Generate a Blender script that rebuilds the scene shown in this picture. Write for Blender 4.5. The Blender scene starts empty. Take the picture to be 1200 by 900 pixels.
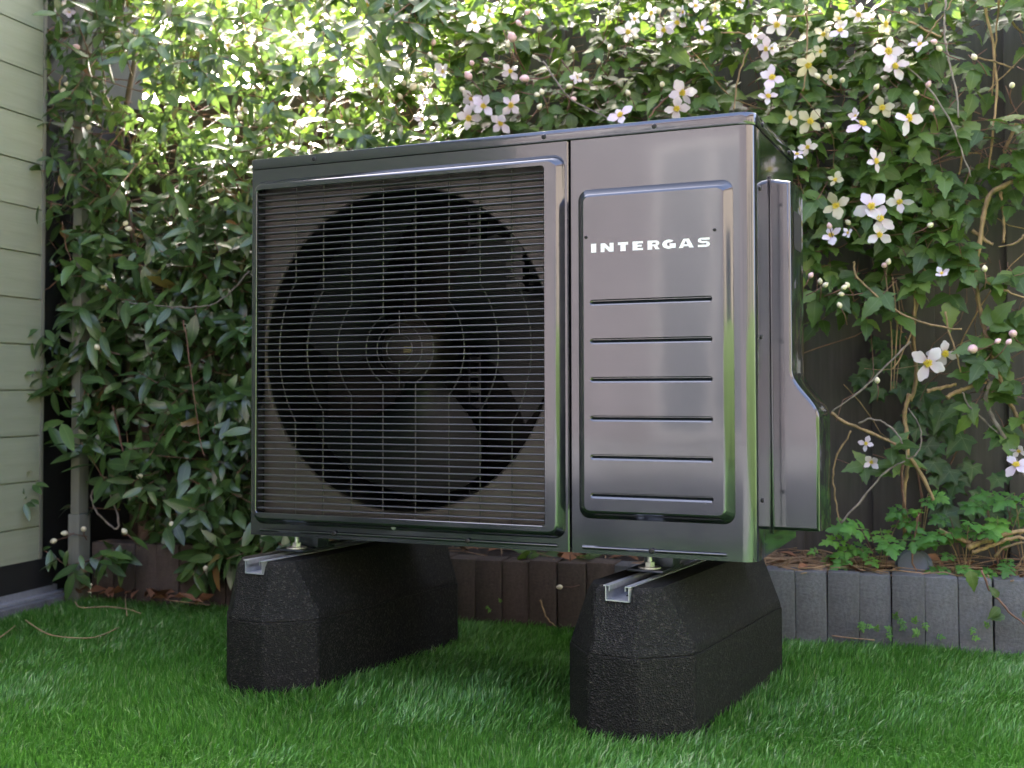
import bpy, bmesh, math, random
import numpy as np
from mathutils import Vector, Matrix, noise
random.seed(11); RS = np.random.RandomState(5)
R_ = math.radians
scene = bpy.context.scene
C = scene.collection

# ------------------------------------------------------------------ camera
CAM = Vector((1.32684, -1.81481, 0.52415)); YAW, PITCH, ROLL = -0.41122, 0.029, -0.002
FPX, PPY = 1363.98, 420.4
fw = Vector((math.sin(YAW)*math.cos(PITCH), math.cos(YAW)*math.cos(PITCH), math.sin(PITCH)))
rt0 = Vector((math.cos(YAW), -math.sin(YAW), 0)); up0 = rt0.cross(fw)
rt = rt0*math.cos(ROLL)+up0*math.sin(ROLL); up = -rt0*math.sin(ROLL)+up0*math.cos(ROLL)
cam_d = bpy.data.cameras.new('camera'); cam = bpy.data.objects.new('camera', cam_d); C.objects.link(cam)
cam.matrix_world = Matrix(((rt.x, up.x, -fw.x, CAM.x), (rt.y, up.y, -fw.y, CAM.y), (rt.z, up.z, -fw.z, CAM.z), (0, 0, 0, 1)))
cam_d.sensor_width = 36; cam_d.lens = FPX*36/1200; cam_d.shift_y = -(450-PPY)/1200
cam_d.clip_start = 0.05; cam_d.clip_end = 2000
cam_d.dof.use_dof = True; cam_d.dof.focus_distance = 1.98; cam_d.dof.aperture_fstop = 5.0
scene.camera = cam

# garden frame: g runs along the fence (to the right), n away from the camera
GA = 0.10883
GV = Vector((math.cos(GA), math.sin(GA), 0)); NV = Vector((-math.sin(GA), math.cos(GA), 0))
def G(g, n, z=0.0): return GV*g + NV*n + Vector((0, 0, z))
def ray(u, v): return fw + rt*((u-600)/FPX) + up*((PPY-v)/FPX)
def at(u, v, n):
    k = ray(u, v); t = (n - NV.dot(CAM))/NV.dot(k); return CAM + k*t
def atz(u, v, z=0.0):
    k = ray(u, v); t = (z-CAM.z)/k.z; return CAM + k*t
def px(P):
    d = P-CAM; z = d.dot(fw); return (600+FPX*d.dot(rt)/z, PPY-FPX*d.dot(up)/z, z)

# ------------------------------------------------------------------ light
SUN_EL = R_(38); sdir_g = (-0.50, 0.866)
sh = (GV*sdir_g[0] + NV*sdir_g[1]).normalized()
SD = Vector((sh.x*math.cos(SUN_EL), sh.y*math.cos(SUN_EL), math.sin(SUN_EL)))      # towards the sun
world = bpy.data.worlds.new('World'); scene.world = world; world.use_nodes = True
wn = world.node_tree; bg = wn.nodes['Background']
sky = wn.nodes.new('ShaderNodeTexSky'); sky.sky_type = 'NISHITA'; sky.sun_disc = False
sky.sun_elevation = SUN_EL; sky.sun_rotation = math.atan2(SD.x, SD.y)
sky.air_density = 0.4; sky.dust_density = 7.0; sky.ozone_density = 0.0
wn.links.new(sky.outputs[0], bg.inputs[0]); bg.inputs[1].default_value = 0.15
sl = bpy.data.lights.new('sun', 'SUN'); sl.energy = 4.0; sl.angle = R_(0.55); sl.color = (1.0, 0.93, 0.82)
so = bpy.data.objects.new('sun', sl); C.objects.link(so); so.rotation_euler = SD.to_track_quat('Z', 'Y').to_euler()
vs = scene.view_settings; vs.view_transform = 'Standard'; vs.look = 'None'; vs.gamma = 1; vs.exposure = 4.35
cy = scene.cycles; cy.max_bounces = 5; cy.diffuse_bounces = 2; cy.glossy_bounces = 3; cy.transmission_bounces = 3; cy.transparent_max_bounces = 4; cy.caustics_reflective = False; cy.caustics_refractive = False
try: vs.use_curve_mapping = False
except Exception: pass

# ------------------------------------------------------------------ material helpers
def new_mat(name):
    m = bpy.data.materials.new(name); m.use_nodes = True; nt = m.node_tree
    return m, nt, nt.nodes['Principled BSDF']
def nd(nt, t, **kw):
    n = nt.nodes.new(t)
    for k, v in kw.items():
        if isinstance(k, str) and hasattr(n, k): setattr(n, k, v)
    return n
def ramp(nt, stops, src=None):
    r = nt.nodes.new('ShaderNodeValToRGB'); e = r.color_ramp.elements
    while len(e) < len(stops): e.new(0.5)
    for el, (p, c) in zip(e, stops): el.position = p; el.color = (*c, 1)
    if src is not None: nt.links.new(src, r.inputs[0])
    return r
def tex(nt, scale=(1, 1, 1), coord='Object', nscale=5, detail=6, rough=0.6, typ='ShaderNodeTexNoise'):
    tc = nt.nodes.new('ShaderNodeTexCoord'); mp = nt.nodes.new('ShaderNodeMapping')
    mp.inputs['Scale'].default_value = scale; nt.links.new(tc.outputs[coord], mp.inputs[0])
    t = nt.nodes.new(typ); nt.links.new(mp.outputs[0], t.inputs[0]); t.inputs['Scale'].default_value = nscale
    if typ == 'ShaderNodeTexNoise': t.inputs['Detail'].default_value = detail; t.inputs['Roughness'].default_value = rough
    return t
def bump(nt, bsdf, src, strength=0.3, dist=0.01):
    b = nt.nodes.new('ShaderNodeBump'); b.inputs['Strength'].default_value = strength; b.inputs['Distance'].default_value = dist
    nt.links.new(src, b.inputs['Height']); nt.links.new(b.outputs[0], bsdf.inputs['Normal'])
def simple(name, col, rough=0.5, metal=0.0, var=0.25, nscale=30, scale=(1, 1, 1), bumpk=0.0, bdist=0.002, coat=0.0, island=0.0):
    m, nt, b = new_mat(name); t = tex(nt, scale, nscale=nscale)
    lo = tuple(c*(1-var) for c in col); hi = tuple(min(1, c*(1+var)) for c in col)
    r = ramp(nt, [(0.3, lo), (0.7, hi)], t.outputs[0])
    out = r.outputs[0]
    if island:
        oi = nt.nodes.new('ShaderNodeObjectInfo'); mr = nt.nodes.new('ShaderNodeMapRange')
        mr.inputs['To Min'].default_value = 1-island; mr.inputs['To Max'].default_value = 1+island
        nt.links.new(oi.outputs['Random'], mr.inputs[0])
        mx = nt.nodes.new('ShaderNodeVectorMath'); mx.operation = 'SCALE'; nt.links.new(out, mx.inputs[0]); nt.links.new(mr.outputs[0], mx.inputs['Scale']); out = mx.outputs[0]
    nt.links.new(out, b.inputs['Base Color']); b.inputs['Roughness'].default_value = rough; b.inputs['Metallic'].default_value = metal
    if coat: b.inputs['Coat Weight'].default_value = coat; b.inputs['Coat Roughness'].default_value = 0.05
    if bumpk: bump(nt, b, t.outputs[0], bumpk, bdist)
    return m
def rnd_value(nt, obj=True):
    a = nt.nodes.new('ShaderNodeAttribute'); a.attribute_name = 'rnd'
    if not obj: return a.outputs['Fac']
    oi = nt.nodes.new('ShaderNodeObjectInfo')
    ad = nt.nodes.new('ShaderNodeMath'); ad.operation = 'ADD'; nt.links.new(a.outputs['Fac'], ad.inputs[0]); nt.links.new(oi.outputs['Random'], ad.inputs[1])
    fr = nt.nodes.new('ShaderNodeMath'); fr.operation = 'FRACT'; nt.links.new(ad.outputs[0], fr.inputs[0])
    return fr.outputs[0]
def leaf_mat(name, stops, rough=0.4, trans=0.3, tcol=(0.25, 0.4, 0.04), spec=0.5, rib=(0.14, 0.2, 0.07), objrnd=True):
    m, nt, b = new_mat(name)
    v = rnd_value(nt, objrnd); r = ramp(nt, stops, v)
    t = tex(nt, nscale=60, detail=1)
    mx = nt.nodes.new('ShaderNodeMix'); mx.data_type = 'RGBA'; mx.blend_type = 'MULTIPLY'; mx.inputs[0].default_value = 0.6
    rr = ramp(nt, [(0.3, (0.65, 0.65, 0.65)), (0.7, (1.15, 1.15, 1.1))], t.outputs[0])
    nt.links.new(r.outputs[0], mx.inputs[6]); nt.links.new(rr.outputs[0], mx.inputs[7])
    ac = nt.nodes.new('ShaderNodeAttribute'); ac.attribute_name = 'across'
    rm = ramp(nt, [(0.0, (1, 1, 1)), (0.12, (0, 0, 0))], ac.outputs['Fac'])
    sc = nt.nodes.new('ShaderNodeMath'); sc.operation = 'MULTIPLY'; sc.inputs[1].default_value = 0.55; nt.links.new(rm.outputs[0], sc.inputs[0])
    mr = nt.nodes.new('ShaderNodeMix'); mr.data_type = 'RGBA'; nt.links.new(sc.outputs[0], mr.inputs[0])
    nt.links.new(mx.outputs[2], mr.inputs[6]); mr.inputs[7].default_value = (*rib, 1)
    nt.links.new(mr.outputs[2], b.inputs['Base Color']); b.inputs['Roughness'].default_value = rough
    b.inputs['Specular IOR Level'].default_value = spec
    tl = nt.nodes.new('ShaderNodeBsdfTranslucent'); tl.inputs[0].default_value = (*tcol, 1)
    ms = nt.nodes.new('ShaderNodeMixShader'); ms.inputs[0].default_value = trans
    nt.links.new(b.outputs[0], ms.inputs[1]); nt.links.new(tl.outputs[0], ms.inputs[2])
    nt.links.new(ms.outputs[0], nt.nodes['Material Output'].inputs[0])
    return m

# ------------------------------------------------------------------ materials
def metallic_paint():
    m, nt, b = new_mat('grey_metal_paint')
    t = tex(nt, nscale=14, detail=4); r = ramp(nt, [(0.3, (0.047, 0.053, 0.065)), (0.7, (0.054, 0.060, 0.073))], t.outputs[0])
    nt.links.new(r.outputs[0], b.inputs['Base Color'])
    b.inputs['Metallic'].default_value = 0.85; b.inputs['Roughness'].default_value = 0.19
    b.inputs['Coat Weight'].default_value = 1.0; b.inputs['Coat Roughness'].default_value = 0.06
    rt_ = tex(nt, (1, 1, 0.35), nscale=11, detail=7); rr_ = nt.nodes.new('ShaderNodeMapRange'); rr_.inputs['From Min'].default_value = 0.35; rr_.inputs['From Max'].default_value = 0.7; rr_.inputs['To Min'].default_value = 0.14; rr_.inputs['To Max'].default_value = 0.25
    nt.links.new(rt_.outputs[0], rr_.inputs[0]); nt.links.new(rr_.outputs[0], b.inputs['Roughness'])
    w = tex(nt, (1, 1, 0.6), nscale=7, detail=3); bump(nt, b, w.outputs[0], 0.05, 0.006)
    bn = [n for n in nt.nodes if n.type == 'BUMP'][0]; nt.links.new(bn.outputs[0], b.inputs['Coat Normal'])
    return m
M = {}
M['paint'] = metallic_paint()
M['grille'] = simple('grille_plastic', (0.075, 0.075, 0.082), 0.35, 0.3, 0.1)
M['shroud'] = simple('shroud_paint', (0.13, 0.12, 0.116), 0.5, 0.2, 0.12, 20)
M['fan'] = simple('fan_plastic', (0.0036, 0.0052, 0.0058), 0.38, 0, 0.2); M['fan'].node_tree.nodes['Principled BSDF'].inputs['Specular IOR Level'].default_value = 0.22
M['dark'] = simple('interior_dark', (0.006, 0.0045, 0.0035), 0.9, 0, 0.3)
M['bracket'] = simple('bracket_black', (0.010, 0.010, 0.012), 0.3, 0.2, 0.2)
M['copper'] = simple('hub_brown', (0.009, 0.0065, 0.005), 0.55, 0.0, 0.2)
M['white'] = simple('white_print', (0.85, 0.85, 0.85), 0.45, 0, 0.03)
M['label'] = simple('faded_label', (0.16, 0.14, 0.06), 0.6, 0, 0.4, 900)
M['screw'] = simple('screw_dark', (0.03, 0.03, 0.032), 0.4, 0.7, 0.2)
M['rivet'] = simple('rivet_light', (0.6, 0.6, 0.6), 0.3, 0.8, 0.1)
M['zinc'] = simple('zinc_steel', (0.72, 0.73, 0.75), 0.4, 0.35, 0.12, 60)
M['alu'] = simple('aluminium_rail', (0.5, 0.52, 0.56), 0.45, 0.75, 0.12, 80)
M['bkplate'] = simple('blue_black_plate', (0.05, 0.06, 0.085), 0.35, 0.5, 0.2)
def rubber():
    m, nt, b = new_mat('granulated_rubber')
    t = tex(nt, nscale=390, typ='ShaderNodeTexVoronoi'); t2 = tex(nt, nscale=9, detail=4)
    sp = nt.nodes.new('ShaderNodeSeparateColor'); nt.links.new(t.outputs['Color'], sp.inputs[0])
    r = ramp(nt, [(0.0, (0.0030, 0.0030, 0.0030)), (0.7, (0.0055, 0.0055, 0.0052)), (0.86, (0.012, 0.0115, 0.011)), (0.95, (0.034, 0.032, 0.029))], sp.outputs[0])
    r2 = ramp(nt, [(0.3, (0.75, 0.75, 0.75)), (0.75, (1.25, 1.22, 1.18))], t2.outputs[0])
    mx = nt.nodes.new('ShaderNodeMix'); mx.data_type = 'RGBA'; mx.blend_type = 'MULTIPLY'; mx.inputs[0].default_value = 1
    nt.links.new(r.outputs[0], mx.inputs[6]); nt.links.new(r2.outputs[0], mx.inputs[7]); nt.links.new(mx.outputs[2], b.inputs['Base Color'])
    b.inputs['Roughness'].default_value = 0.62; bump(nt, b, t.outputs['Distance'], 0.8, 0.0018)
    return m
M['rubber'] = rubber()
def wood(name, lo, hi, rough=0.75, coord='Object', axis='z', island=0.25):
    m, nt, b = new_mat(name)
    s = {'z': (14, 14, 0.9), 'x': (0.9, 14, 14), 'y': (14, 0.9, 14)}[axis]
    t = tex(nt, s, nscale=4, detail=8, rough=0.65); r = ramp(nt, [(0.25, lo), (0.75, hi)], t.outputs[0])
    oi = nt.nodes.new('ShaderNodeObjectInfo'); mr = nt.nodes.new('ShaderNodeMapRange')
    mr.inputs['To Min'].default_value = 1-island; mr.inputs['To Max'].default_value = 1+island; nt.links.new(oi.outputs['Random'], mr.inputs[0])
    mx = nt.nodes.new('ShaderNodeVectorMath'); mx.operation = 'SCALE'; nt.links.new(r.outputs[0], mx.inputs[0]); nt.links.new(mr.outputs[0], mx.inputs['Scale'])
    nt.links.new(mx.outputs[0], b.inputs['Base Color']); b.inputs['Roughness'].default_value = rough; bump(nt, b, t.outputs[0], 0.35, 0.003)
    return m
M['fence'] = wood('fence_wood', (0.038, 0.034, 0.030), (0.085, 0.076, 0.068))
M['rubber'].node_tree.nodes['Principled BSDF'].inputs['Specular IOR Level'].default_value = 0.25
M['fence_brown'] = wood('fence_wood_brown', (0.03, 0.02, 0.014), (0.075, 0.05, 0.036))
M['siding'] = wood('pale_green_siding', (0.215, 0.235, 0.165), (0.265, 0.285, 0.21), 0.55, axis='y', island=0.06)
M['post'] = wood('grey_green_post', (0.13, 0.135, 0.105), (0.2, 0.2, 0.165), 0.7, island=0.0)
M['black'] = simple('black_plinth', (0.008, 0.008, 0.008), 0.6, 0, 0.3, 12)
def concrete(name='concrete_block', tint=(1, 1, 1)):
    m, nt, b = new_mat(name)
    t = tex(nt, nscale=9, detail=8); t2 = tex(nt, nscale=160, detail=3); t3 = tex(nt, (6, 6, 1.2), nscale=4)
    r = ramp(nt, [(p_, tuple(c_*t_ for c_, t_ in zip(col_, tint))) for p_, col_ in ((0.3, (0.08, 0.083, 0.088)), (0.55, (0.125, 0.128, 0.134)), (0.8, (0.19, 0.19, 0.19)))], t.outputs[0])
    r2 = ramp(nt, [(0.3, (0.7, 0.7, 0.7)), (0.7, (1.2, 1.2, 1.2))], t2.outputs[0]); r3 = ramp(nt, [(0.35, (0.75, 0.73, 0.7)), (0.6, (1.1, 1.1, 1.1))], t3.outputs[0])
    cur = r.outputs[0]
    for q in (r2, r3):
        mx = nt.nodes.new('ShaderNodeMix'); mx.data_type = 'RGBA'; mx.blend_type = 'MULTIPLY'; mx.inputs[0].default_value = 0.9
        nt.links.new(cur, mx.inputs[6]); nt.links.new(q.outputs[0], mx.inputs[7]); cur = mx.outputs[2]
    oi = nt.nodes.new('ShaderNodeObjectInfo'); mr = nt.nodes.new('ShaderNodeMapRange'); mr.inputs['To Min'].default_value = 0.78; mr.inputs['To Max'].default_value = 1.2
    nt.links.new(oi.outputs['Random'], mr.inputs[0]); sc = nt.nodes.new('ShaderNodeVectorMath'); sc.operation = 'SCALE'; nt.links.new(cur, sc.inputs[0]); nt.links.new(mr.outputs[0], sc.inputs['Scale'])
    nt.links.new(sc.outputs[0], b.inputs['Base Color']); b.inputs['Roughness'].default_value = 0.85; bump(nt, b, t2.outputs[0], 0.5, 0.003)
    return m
M['concrete'] = concrete(); M['concrete_brown'] = concrete('shaded_brown_block', (0.62, 0.45, 0.34))  # brown blocks; the tint is also darkened for shade left of and behind the unit
M['soil'] = simple('soil', (0.03, 0.02, 0.014), 0.95, 0, 0.5, 40, bumpk=0.8, bdist=0.02)
M['lawn'] = simple('lawn_base', (0.035, 0.085, 0.022), 0.9, 0, 0.45, 14, bumpk=0.6, bdist=0.02)
M['twig'] = simple('dry_twig', (0.28, 0.18, 0.10), 0.75, 0, 0.35, 40)
M['cane'] = simple('tan_cane', (0.27, 0.185, 0.09), 0.75, 0, 0.5, 90, (1, 1, .35), 0.6, 0.002, island=0.3)
M['greycane'] = simple('grey_stem', (0.2, 0.17, 0.14), 0.8, 0, 0.5, 90, (1, 1, .35), 0.6, 0.002, island=0.25)
M['redstem'] = simple('brown_red_stem', (0.14, 0.07, 0.045), 0.6, 0, 0.3, 40, island=0.3)
M['bark'] = simple('vine_bark', (0.17, 0.12, 0.09), 0.9, 0, 0.4, 25, (1, 1, 0.3), 0.8, 0.01)
M['litter'] = simple('leaf_litter', (0.19, 0.085, 0.04), 0.8, 0, 0.5, 20)
M['pipe'] = simple('grey_plastic_pipe', (0.10, 0.115, 0.14), 0.5, 0, 0.15, 30)
M['ever'] = leaf_mat('evergreen_leaf', [(0.0, (0.026, 0.056, 0.016)), (0.5, (0.044, 0.094, 0.025)), (0.85, (0.07, 0.132, 0.03)), (0.97, (0.085, 0.17, 0.045)), (1.0, (0.22, 0.09, 0.03))], 0.3, 0.12, (0.20, 0.33, 0.06), 0.6)
M['clem'] = leaf_mat('clematis_leaf', [(0.0, (0.032, 0.068, 0.014)), (0.5, (0.056, 0.112, 0.022)), (0.85, (0.09, 0.16, 0.03)), (1.0, (0.14, 0.21, 0.045))], 0.45, 0.2, (0.25, 0.42, 0.05), 0.4)
M['ivy'] = leaf_mat('ivy_leaf', [(0.0, (0.02, 0.055, 0.014)), (1.0, (0.045, 0.11, 0.026))], 0.42, 0.18, (0.2, 0.36, 0.05), 0.4, (0.2, 0.28, 0.12))
M['herb'] = leaf_mat('herb_leaf', [(0.0, (0.05, 0.14, 0.03)), (0.6, (0.075, 0.21, 0.04)), (1.0, (0.14, 0.32, 0.05))], 0.5, 0.3, (0.35, 0.6, 0.06), 0.35)
M['shrub'] = leaf_mat('shrub_leaf', [(0.0, (0.035, 0.075, 0.018)), (1.0, (0.085, 0.14, 0.035))], 0.45, 0.3, (0.22, 0.32, 0.05), 0.4)
def grass_mat():
    m = leaf_mat('turf_blade', [(0.0, (0.024, 0.09, 0.014)), (0.4, (0.066, 0.205, 0.030)), (0.7, (0.125, 0.32, 0.062)), (0.88, (0.25, 0.43, 0.16)), (1.0, (0.42, 0.5, 0.28))], 0.42, 0.22, (0.14, 0.42, 0.05), 0.5, (0.05, 0.17, 0.03), False)
    return m
M['grass'] = grass_mat()
def petal_mat(name, c1, c2):
    m, nt, b = new_mat(name)
    a = nt.nodes.new('ShaderNodeAttribute'); a.attribute_name = 'along'
    r = ramp(nt, [(0.0, c2), (0.6, c1), (1.0, c1)], a.outputs['Fac'])
    oi = nt.nodes.new('ShaderNodeObjectInfo'); mx = nt.nodes.new('ShaderNodeMix'); mx.data_type = 'RGBA'
    sc = nt.nodes.new('ShaderNodeMath'); sc.operation = 'MULTIPLY'; sc.inputs[1].default_value = 0.55; nt.links.new(oi.outputs['Random'], sc.inputs[0]); nt.links.new(sc.outputs[0], mx.inputs[0])
    nt.links.new(r.outputs[0], mx.inputs[6]); mx.inputs[7].default_value = (*c2, 1)
    nt.links.new(mx.outputs[2], b.inputs['Base Color']); b.inputs['Roughness'].default_value = 0.6
    tl = nt.nodes.new('ShaderNodeBsdfTranslucent'); tl.inputs[0].default_value = (*c1, 1); ms = nt.nodes.new('ShaderNodeMixShader'); ms.inputs[0].default_value = 0.35
    nt.links.new(b.outputs[0], ms.inputs[1]); nt.links.new(tl.outputs[0], ms.inputs[2]); nt.links.new(ms.outputs[0], nt.nodes['Material Output'].inputs[0])
    return m
M['petal'] = petal_mat('petal_white_pink', (0.80, 0.77, 0.81), (0.72, 0.54, 0.66))
M['petal_cream'] = petal_mat('petal_cream', (0.62, 0.58, 0.44), (0.5, 0.47, 0.24))
M['stamen'] = simple('stamen_yellow', (0.72, 0.55, 0.06), 0.6, 0, 0.3, 200)
M['bud'] = simple('bud_cream', (0.66, 0.6, 0.42), 0.55, 0, 0.15, 60, island=0.15)
M['bud_pink'] = simple('bud_pink', (0.72, 0.48, 0.48), 0.55, 0, 0.2, 60, island=0.15)
M['brick'] = None
def brick():
    m, nt, b = new_mat('brick_wall'); tc = nt.nodes.new('ShaderNodeTexCoord')
    t = nt.nodes.new('ShaderNodeTexBrick'); mp = nt.nodes.new('ShaderNodeMapping'); mp.inputs['Rotation'].default_value = (R_(90), 0, 0)
    nt.links.new(tc.outputs['Object'], mp.inputs[0]); nt.links.new(mp.outputs[0], t.inputs[0])
    t.inputs['Color1'].default_value = (0.062, 0.052, 0.060, 1); t.inputs['Color2'].default_value = (0.042, 0.036, 0.043, 1); t.inputs['Mortar'].default_value = (0.075, 0.07, 0.072, 1)
    t.inputs['Scale'].default_value = 4.5; nt.links.new(t.outputs[0], b.inputs['Base Color']); b.inputs['Roughness'].default_value = 0.85
    return m
M['brick'] = brick()
M['render'] = simple('beige_render', (0.2, 0.17, 0.145), 0.85, 0, 0.15, 3)
M['glass'] = simple('window_glass', (0.018, 0.022, 0.03), 0.25, 0, 0.05)
M['frame'] = simple('grey_frame', (0.12, 0.12, 0.13), 0.4, 0, 0.05)
M['roof'] = simple('roof_tile', (0.09, 0.06, 0.05), 0.7, 0, 0.3, 8)
M['pave'] = simple('terrace_paving', (0.075, 0.077, 0.085), 0.85, 0, 0.25, 6)

# ------------------------------------------------------------------ object helpers
def mesh_obj(name, verts, faces, mat, parent=None, sharp=35, mats=None, fmat=None, local=False):
    me = bpy.data.meshes.new(name); me.from_pydata([tuple(v) for v in verts], [], faces); me.update()
    for m in (mats or [mat]): me.materials.append(m)
    if fmat is not None: me.polygons.foreach_set('material_index', fmat)
    me.polygons.foreach_set('use_smooth', [True]*len(me.polygons)); me.set_sharp_from_angle(angle=R_(sharp))
    return link(name, me, parent, None, local)
def link(name, me, parent=None, mat4=None, local=False):
    o = bpy.data.objects.new(name, me); C.objects.link(o)
    if mat4 is not None: o.matrix_basis = mat4
    if parent is not None:
        o.parent = parent
        if not local and parent.type == 'EMPTY': o.matrix_parent_inverse = parent.matrix_basis.inverted()
    return o
def tag(o, label=None, cat=None, group=None, kind=None):
    if label: o['label'] = label
    if cat: o['category'] = cat
    if group: o['group'] = group
    if kind: o['kind'] = kind
    return o
def thing(name, label, cat, loc=(0, 0, 0), rz=0.0, group=None):
    o = bpy.data.objects.new(name, None); C.objects.link(o); o.empty_display_size = 0.1
    o.matrix_basis = Matrix.Translation(Vector(loc)) @ Matrix.Rotation(rz, 4, 'Z')
    return tag(o, label, cat, group)
class MB:
    def __init__(s): s.v = []; s.f = []; s.m = []
    def add(s, vs, fs, mi=0):
        b = len(s.v); s.v += [Vector(v) for v in vs]; s.f += [tuple(i+b for i in f) for f in fs]; s.m += [mi]*len(fs)
    def box(s, x0, x1, y0, y1, z0, z1, mi=0, fn=None, bev=0.0):
        if bev <= 0:
            vs = [(x, y, z) for z in (z0, z1) for y in (y0, y1) for x in (x0, x1)]
            fs = [(0, 2, 3, 1), (4, 5, 7, 6), (0, 1, 5, 4), (2, 6, 7, 3), (0, 4, 6, 2), (1, 3, 7, 5)]
        else:
            bm = bmesh.new(); bmesh.ops.create_cube(bm, size=1.0)
            for v in bm.verts: v.co = Vector(((x0+x1)/2+v.co.x*(x1-x0), (y0+y1)/2+v.co.y*(y1-y0), (z0+z1)/2+v.co.z*(z1-z0)))
            bmesh.ops.bevel(bm, geom=list(bm.edges), offset=bev, segments=2, profile=0.6, affect='EDGES')
            bm.verts.index_update(); vs = [v.co.copy() for v in bm.verts]; fs = [tuple(v.index for v in f.verts) for f in bm.faces]; bm.free()
        if fn: vs = [fn(*v) for v in vs]
        s.add(vs, fs, mi)
    def tube(s, pts, r, k=6, mi=0, r2=None, cap=True, jit=0.0):
        pts = [Vector(p) for p in pts]; n = len(pts); r2 = r if r2 is None else r2; vs = []; fs = []
        nrm = None
        for i, p in enumerate(pts):
            t = (pts[min(i+1, n-1)]-pts[max(i-1, 0)]).normalized()
            if nrm is None: nrm = t.orthogonal().normalized()
            nrm = (nrm - t*nrm.dot(t))
            nrm = nrm.normalized() if nrm.length > 1e-6 else t.orthogonal().normalized()
            b = t.cross(nrm); rr = (r+(r2-r)*i/(n-1))*(1+(random.uniform(-jit, jit) if i % 5 else jit*1.6))
            vs += [p+(nrm*math.cos(a)+b*math.sin(a))*rr for a in [2*math.pi*j/k for j in range(k)]]
        for i in range(n-1):
            fs += [(i*k+j, i*k+(j+1) % k, (i+1)*k+(j+1) % k, (i+1)*k+j) for j in range(k)]
        if cap: fs += [tuple(reversed(range(k))), tuple(range((n-1)*k, n*k))]
        s.add(vs, fs, mi)
    def loops(s, ls, close=True, mi=0, cap0=False, cap1=False):
        n = len(ls[0]); b = [v for l in ls for v in l]; fs = []
        for i in range(len(ls)-1):
            for j in range(n if close else n-1):
                fs.append((i*n+j, i*n+(j+1) % n, (i+1)*n+(j+1) % n, (i+1)*n+j))
        if cap0: fs.append(tuple(reversed(range(n))))
        if cap1: fs.append(tuple(range((len(ls)-1)*n, len(ls)*n)))
        s.add(b, fs, mi)
    def build(s, name, mats, parent=None, sharp=35, local=False):
        if not isinstance(mats, (list, tuple)): mats = [mats]
        return mesh_obj(name, s.v, s.f, None, parent, sharp, mats, s.m, local)
def rrect(x0, x1, z0, z1, r, k=5):
    pts = []
    for cx, cz, a0 in ((x1-r, z0+r, -90), (x1-r, z1-r, 0), (x0+r, z1-r, 90), (x0+r, z0+r, 180)):
        for i in range(k+1):
            a = R_(a0+90*i/k); pts.append((cx+r*math.cos(a), cz+r*math.sin(a)))
    return pts
def fill_holes(outer, holes, y, name_normal=-1):
    """triangulated flat sheet in the xz plane at y with holes"""
    bm = bmesh.new(); es = []
    for loop in [outer]+holes:
        vs = [bm.verts.new((x, y, z)) for x, z in loop]
        es += [bm.edges.new((vs[i], vs[(i+1) % len(vs)])) for i in range(len(vs))]
    bmesh.ops.triangle_fill(bm, use_beauty=True, edges=es)
    bmesh.ops.recalc_face_normals(bm, faces=bm.faces)
    for f in bm.faces:
        f.normal_update()
        if f.normal.y*name_normal < 0: f.normal_flip()
    bm.verts.index_update(); vs = [v.co.copy() for v in bm.verts]; fs = [tuple(v.index for v in f.verts) for f in bm.faces]; bm.free()
    return vs, fs
def smooth_path(pts, sub=4):
    pts = [Vector(p) for p in pts]; out = []
    for i in range(len(pts)-1):
        p0 = pts[max(i-1, 0)]; p1 = pts[i]; p2 = pts[i+1]; p3 = pts[min(i+2, len(pts)-1)]
        for k in range(sub):
            t = k/sub; t2 = t*t; t3 = t2*t
            out.append(0.5*((2*p1)+(-p0+p2)*t+(2*p0-5*p1+4*p2-p3)*t2+(-p0+3*p1-3*p2+p3)*t3))
    out.append(pts[-1]); return out

# ================================================================== THE SETTING
GZ = -0.020
mb = MB(); S = 400
mb.add([(-S, -S, GZ), (S, -S, GZ), (S, S, GZ), (-S, S, GZ)], [(0, 1, 2, 3)])
tag(mb.build('ground', M['lawn']), kind='structure')
EDGE_N = 0.635; EDGE_T = 0.075; BLK_H = 0.136; FENCE_N = 0.93
# planting bed
mb = MB(); nx, ny = 60, 8; vs = []; fs = []
for j in range(ny+1):
    for i in range(nx+1):
        g = -0.88+i*(4.2/nx); n = EDGE_N+EDGE_T-0.01+j*((FENCE_N+0.25-EDGE_N-EDGE_T)/ny)
        vs.append(G(g, n, 0.108+0.02*noise.noise(Vector((g*6, n*6, 0)))+0.008*noise.noise(Vector((g*30, n*30, 3)))+0.03*j/ny))
for j in range(ny):
    for i in range(nx): fs.append((j*(nx+1)+i, j*(nx+1)+i+1, (j+1)*(nx+1)+i+1, (j+1)*(nx+1)+i))
for i in range(nx):
    a_, b_ = vs[i], vs[i+1]; mb.add([a_, b_, b_-Vector((0, 0, .2)), a_-Vector((0, 0, .2))], [(0, 3, 2, 1)])
mb.add(vs, fs); tag(mb.build('planting_bed', M['soil'], sharp=180), kind='structure')

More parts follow.
